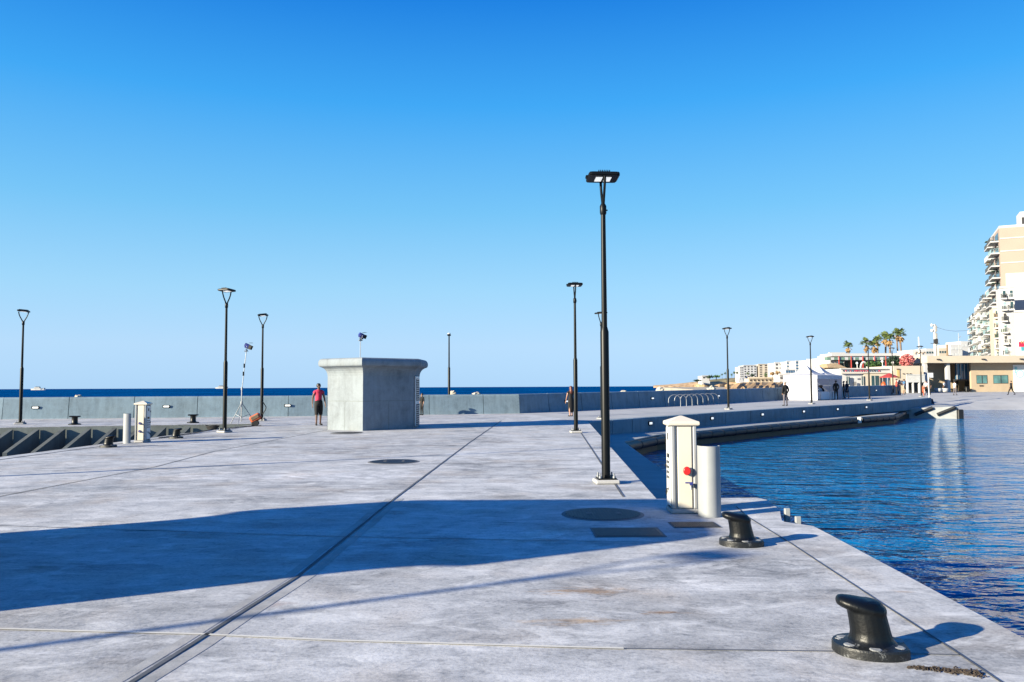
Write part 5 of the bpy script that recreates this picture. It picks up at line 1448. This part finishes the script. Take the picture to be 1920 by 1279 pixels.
# ------------------------------------------------------------------ palms
def fan(m_, c, az, el, L, rnd, droop):
    d = Vector((math.cos(az) * math.cos(el), math.sin(az) * math.cos(el), math.sin(el)))
    hub = c + d * L * .5; side = d.cross(Vector((0, 0, 1)));
    if side.length < .1: side = Vector((1, 0, 0))
    side.normalize(); up_ = side.cross(d)
    m_.add([c - side * .03, c + side * .03, hub + side * .02, hub - side * .02], [(0, 1, 2, 3)])
    n_ = 9
    for k in range(n_):
        a = (k / (n_ - 1) - .5) * 2.6; dd = (d * math.cos(a) + side * math.sin(a)).normalized()
        l = L * .55 * (1 - .25 * abs(a) / 1.3) * rnd.uniform(.85, 1.1); w = side * math.cos(a) - d * math.sin(a)
        tip = hub + dd * l + Vector((0, 0, -droop * l)); mid_ = hub + dd * l * .55 + Vector((0, 0, -droop * l * .2)) + up_ * .04
        m_.add([hub, mid_ - w * .07, tip, mid_ + w * .07], [(0, 1, 2, 3)])
def make_palm(label, H, seed):
    rnd = random.Random(seed); t = thing('palm_tree', label, 'palm tree', (0, 0, 0), 0, 'fan palms behind the restaurant terrace')
    m_ = MB(); m_.tube([(.06 * math.sin(i * 1.2), .05 * math.cos(i), H * i / 7) for i in range(8)], [.26, .2, .17, .16, .15, .15, .16, .18], 9); m_.build('trunk', M['trunk'], t)
    m_ = MB(); c = Vector((0, 0, H))
    for k in range(34): fan(m_, c + Vector((0, 0, rnd.uniform(-.1, .5))), rnd.uniform(0, 2 * PI), rnd.uniform(-.1, 1.35), rnd.uniform(.95, 1.4), rnd, .3)
    m_.build('crown', M['palm'], t)
    m_ = MB()
    for k in range(18): fan(m_, c + Vector((0, 0, rnd.uniform(-.45, .1))), rnd.uniform(0, 2 * PI), rnd.uniform(-1.2, -.1), rnd.uniform(.6, .95), rnd, .4)
    m_.build('dead_fronds', M['palmdead'], t)
    return t
pspec = [(1590.5, 654, 150, 'solitary palm above the straw hut'), (1624, 650, 150, 'second palm from the left, in front of a lamp'), (1639, 652, 154, 'palm with brown skirt, third from the left'), (1645, 642, 158, 'taller palm behind the brown skirted one'),
         (1659.5, 638, 152, 'palm left of the tallest pair of palms, slimmer trunk'), (1668, 640, 150, 'bright green palm at the middle of the palm row'), (1682, 630.5, 156, 'tallest palm of the row'), (1688.5, 633, 150, 'rightmost palm of the row')]
pA = None
for k, (x, y, d, lab) in enumerate(pspec):
    q = P(x, y, d); zg = 3.0
    if pA is None: o = pA = make_palm(lab, 10.0, 3)
    else: o = dup(pA, None, None, lab)
    H = q.z + .25
    o.location = (q.x, q.y, H - 10.0); o.rotation_euler = (0, 0, k * 1.3); 
    o.scale = (.95 + .1 * (k % 3),) * 3; o.location.z = H - 10.0 * o.scale[0]

# ------------------------------------------------------------------ far shore
mb = MB()
dh = 1250.0
pf = [(1225, 723.6), (1245, 722.3), (1262, 720.8), (1285, 718), (1310, 714.5), (1335, 711.5), (1360, 709.5), (1400, 707.5), (1450, 705), (1520, 700), (1600, 697), (1750, 694)]
rows = [[], [], [], [], []]
for i in range(56):
    x = lerp(1225, 1750, i / 55); yt = interp(x, pf); nz = noise.noise(Vector((i * .55, 1.7, 0)))
    a = P(x, yt, dh); base = P(x, 724, dh - 60 - 14 * nz)
    zt_ = max(a.z, .4)
    cl = zt_ * (.55 + .12 * nz)
    k = a.x / dh
    rows[0].append((k * (dh - 70 + 22 * nz), dh - 70 + 22 * nz, -2)); rows[1].append((k * (dh - 58 + 20 * nz), dh - 58 + 20 * nz, cl * .55)); rows[2].append((k * (dh - 45 + 10 * nz), dh - 45 + 10 * nz, cl)); rows[3].append((a.x, dh, zt_)); rows[4].append((k * (dh + 300), dh + 300, zt_ + 1))
n_ = 56
mb.add([p for r in rows for p in r], [[r_ * n_ + i, r_ * n_ + i + 1, (r_ + 1) * n_ + i + 1, (r_ + 1) * n_ + i] for r_ in range(4) for i in range(n_ - 1)], 0, False)
struct(mb.build('headland', M['land']))
def far_block(label, x0, x1, y0, y1, d, rows_, cols, wm='shade', mat='wht_wall', win=(.4, .45), dep=25, group='white hotels on the headland'):
    a = P(x0, y1, d); b = P(x1, y1, d); h = P(x0, y0, d).z - P(x0, y1, d).z
    t = thing('hotel_block', label, 'hotel', (a.x, a.y, a.z), 0, group)
    w = b.x - a.x; m_ = MB(); m_.box((w / 2, dep / 2, h / 2 - 4), (w, dep, h + 8)); m_.build('wall', M[mat], t)
    cw, rh = w / cols, h / rows_
    for r_ in range(rows_):
        for c_ in range(cols):
            m_ = MB(); m_.box(((c_ + .5) * cw, -.1, (r_ + .5) * rh), (cw * win[0], .6, rh * win[1])); m_.build('window', M[wm], t)
    m_ = MB(); m_.box((w / 2, -.2, h + .4), (w + .6, 1.2, .9)); m_.build('parapet', M[mat], t)
    return t
dK = 1180
far_block('white low slope roofed villa at the far left of the headland', 1316, 1331, 705, 711, dK, 1, 2)
far_block('stepped left end of the far white hotel', 1387.5, 1394, 688, 708, dK, 5, 2)
far_block('far white hotel left of the cream topped one', 1394.3, 1419, 685.5, 708, dK, 5, 4)
far_block('far cream topped hotel right of the gap', 1422, 1441, 683.5, 708, dK, 6, 2, mat='crm_wall')
far_block('low white annex under the far hotels', 1441.3, 1454, 690, 708, dK, 4, 3)
far_block('long white upper wing of the big hotel behind the tent', 1453, 1475, 680.5, 700, 900, 3, 3)
far_block('middle wing of the big hotel with blue glazed bays', 1475.3, 1492, 678, 702, 880, 4, 4, 'glassblue', win=(.6, .55))
far_block('right wing of the big hotel with blue glazed bays above the tent', 1492.3, 1513, 677.5, 704, 860, 5, 5, 'glassblue', win=(.62, .55))
far_block('lower blue windowed wing stepping down behind the tent', 1473, 1491, 694, 706, 840, 2, 4, 'glassblue', win=(.6, .6))
far_block('white flats between the two tent peaks', 1514, 1537, 675.5, 700, 500, 4, 5, 'glass', dep=15)
far_block('pale flats left of the terrace pavilion', 1535, 1562, 672, 700, 400, 4, 5, 'glass', dep=15, mat='wht_wall')
far_block('low cream house under the straw hut', 1556, 1582, 666, 690, 260, 3, 4, 'shade', dep=10, mat='wht_wall')
for k, (x0, x1, y0, y1, d, lab) in enumerate(((1404, 1470, 710, 724, 420, 'cream shore terrace wall with openings left of the tent'), (1462, 1500, 704, 722, 350, 'white shore house behind the bald man'), (1498, 1580, 700, 724, 260, 'pale long shore wall behind the tent'))):
    far_block(lab, x0, x1, y0, y1, d, 2, 9, 'shade', 'wht_wall' if k else 'crm_wall', (.4, .35), 8, 'low shore buildings')
# far shrubs and palms on the headland: little clumps
def far_tree(x, y, d, w, h_, label, mat, n_=120, seed=0, palm=False):
    q = P(x, y, d); k = d / F; t = thing('far_tree', label, 'tree', (q.x, q.y, q.z), 0, 'small trees on the far shore')
    rnd = random.Random(seed); m_ = MB(); H = h_ * k; Wd = w * k / 2
    for i in range(n_):
        v = Vector((rnd.gauss(0, .45), rnd.gauss(0, .45), rnd.gauss(0, .4)))
        p_ = Vector((v.x * Wd, v.y * Wd, H * .68 + v.z * H * (.30 if not palm else .22))); a = Vector((rnd.gauss(0, 1), rnd.gauss(0, 1), rnd.gauss(0, 1))).normalized(); b = a.orthogonal().normalized(); s_ = Wd * .35
        m_.add([p_ - a * s_, p_ + b * s_ * .5, p_ + a * s_, p_ - b * s_ * .5], [(0, 1, 2, 3)])
    m_.build('crown', M[mat], t)
    m_ = MB(); m_.tube([(0, 0, -2), (0, 0, H * .7)], [Wd * .14, Wd * .08], 6); m_.build('trunk', M['trunk'], t)
for k, (x, y, w, h_, mt_, lab) in enumerate(((1354, 709, 4, 10, 'palm', 'leftmost small palm on the headland ridge'), (1360, 709, 4, 13, 'palm', 'second small palm on the headland ridge'), (1372, 708, 4, 8, 'hedge', 'small round tree between ridge palms'), (1377, 708, 5, 13, 'palm', 'taller ridge palm left of the far hotel'), (1382.5, 708, 5, 13, 'palm', 'ridge palm touching the far hotel'),
        (1330, 711.5, 12, 7, 'hedgedark', 'dark scrub tree by the white villa'), (1343, 710, 14, 6, 'hedge', 'low scrub tree right of the villa'), (1402, 708, 5, 11, 'palm', 'small palm before the far hotel front'), (1411, 709, 8, 8, 'hedgedark', 'dark shrub before the far hotel'), (1436, 708, 6, 9, 'hedge', 'shrub before the cream topped hotel'), (1308, 716, 12, 4, 'hedgedark', 'lowest scrub tree at the headland tip'))):
    far_tree(x, y, dK - 12, w, h_, lab, mt_, 110, k, mt_ == 'palm')
for k, (x, y, w, h_, lab) in enumerate(((1448, 712, 9, 17, 'ochre tinted palm on the shore terrace'), (1459, 711, 9, 17, 'dry palm nearer the bald man'), (1436, 713, 5, 12, 'thin palm on the shore terrace'), (1467, 712, 5, 9, 'short palm behind the bald man'))):
    far_tree(x, y, 415, w, h_, lab, ['palmdead', 'palmdead', 'palm', 'palm'][k], 130, 40 + k, True)
# shore rocks and land of the nearer point
mb = MB(); n1 = 60; rr_ = []
for r_ in range(6):
    row = []
    for i in range(n1):
        x = lerp(1352, 1700, i / (n1 - 1)); d = [150, 156, 163, 172, 185, 420][r_] + (x - 1352) * .02
        base = [-2.0, .4, 1.2, 1.6, 2.2, 3.2][r_] * min(1, (i + .3) / 7.0)
        nz = noise.noise(Vector((i * .8, r_ * 1.3, 2))) + .6 * noise.noise(Vector((i * 2.1, r_ * 2.9, 5)))
        q = P(x, 720, d); row.append((q.x, d, (base - .8 if base < 0 else base) + (nz * .75 if 0 < r_ < 5 else 0)))
    rr_.append(row)
mb.add([p for r in rr_ for p in r], [[r_ * n1 + i, r_ * n1 + i + 1, (r_ + 1) * n1 + i + 1, (r_ + 1) * n1 + i] for r_ in range(5) for i in range(n1 - 1)], 0, False)
struct(mb.build('rocky_shore', M['rock']))
# boats far out at sea
def boat(x, y, d, L, label):
    q = P(x, y, d); t = thing('motor_boat', label, 'boat', (q.x, q.y, WATER), 0, 'boats far out at sea')
    m_ = MB(); hs = []
    for xx, w_, zt_ in ((-.5, .10, .11), (-.2, .12, .12), (.2, .11, .13), (.42, .05, .15), (.5, .005, .16)):
        hs.append([(xx * L, -w_ * L, zt_ * L), (xx * L, w_ * L, zt_ * L), (xx * L, w_ * L * .6, -.03 * L), (xx * L, -w_ * L * .6, -.03 * L)])
    m_.loft(hs, 0, False); m_.build('hull', M['white'], t)
    m_ = MB(); m_.box((-.08 * L, 0, .17 * L), (.42 * L, .15 * L, .10 * L), bev=.02 * L); m_.build('cabin', M['greyrail'], t)
    m_ = MB(); m_.box((-.05 * L, 0, .235 * L), (.28 * L, .13 * L, .03 * L)); m_.build('flybridge', M['shade'], t)
boat(72, 729.5, 1500, 26, 'small white motor boat on the horizon near the left edge')
boat(416, 728.5, 2600, 40, 'tiny low vessel on the horizon behind the basin corner lamp')

# ------------------------------------------------------------------ light and sky
AZ = math.atan2(.468, .8836)                       # travel direction of light on the ground
sd = bpy.data.lights.new('sun', 'SUN'); sd.energy = 5.0; sd.angle = R(.53); sd.color = (1.0, .90, .69)
so = bpy.data.objects.new('sun', sd); C.objects.link(so)
tr = Vector((math.cos(AZ) * math.cos(R(EL)), math.sin(AZ) * math.cos(R(EL)), -math.sin(R(EL))))
so.rotation_euler = tr.to_track_quat('-Z', 'Y').to_euler()
so.location = (-20, -10, 20)
w = bpy.data.worlds.new('World'); S.world = w; w.use_nodes = True
nt = w.node_tree; nt.nodes.clear()
out = nt.nodes.new('ShaderNodeOutputWorld'); bg = nt.nodes.new('ShaderNodeBackground')
sky = nt.nodes.new('ShaderNodeTexSky'); sky.sky_type = 'NISHITA'; sky.sun_disc = False
sky.sun_elevation = R(EL); s_dir = -tr
sky.sun_rotation = math.atan2(s_dir.x, s_dir.y)
sky.air_density = 1.0; sky.dust_density = .3; sky.ozone_density = 3.0
tc = nt.nodes.new('ShaderNodeTexCoord').outputs['Generated']
zc = nd(nt, 'ShaderNodeSeparateXYZ', {0: tc}).outputs[2]
# clear summer sky: elevation gradient blended with the tinted physical sky
GRAD = [(.006, (.213, .327, .454)), (.05, (.229, .344, .462)), (.117, (.173, .330, .462)), (.213, (.088, .268, .446)), (.335, (.025, .186, .434)), (.445, (.0068, .106, .362)), (.62, (.002, .068, .29)), (1.0, (.001, .050, .24))]
TINT = [(.006, (.45, .72, 1.46)), (.05, (.53, .675, 1.1)), (.117, (.60, .74, .90)), (.213, (.54, .886, .974)), (.335, (.25, .92, 1.22)), (.445, (.094, .69, 1.255)), (.70, (.06, .96, 1.87)), (1.0, (.03, 1.1, 2.3))]
grad = nd(nt, 'ShaderNodeVectorMath', {0: ramp(nt, zc, GRAD), 3: 10.0}, operation='SCALE').outputs[0]
tint = nd(nt, 'ShaderNodeVectorMath', {0: ramp(nt, zc, [(p_, mul(c_, .4)) for p_, c_ in TINT]), 3: 2.5}, operation='SCALE').outputs[0]
nish = nd(nt, 'ShaderNodeVectorMath', {0: sky.outputs[0], 1: tint}, operation='MULTIPLY').outputs[0]
colr = mix(nt, .12, grad, nish)
nt.links.new(colr, bg.inputs[0]); bg.inputs[1].default_value = .07
nt.links.new(bg.outputs[0], out.inputs[0])
S.view_settings.view_transform = 'Standard'; S.view_settings.look = 'None'
S.view_settings.exposure = 1.615; S.view_settings.gamma = 1.0
try: S.view_settings.use_curve_mapping = False
except Exception: pass
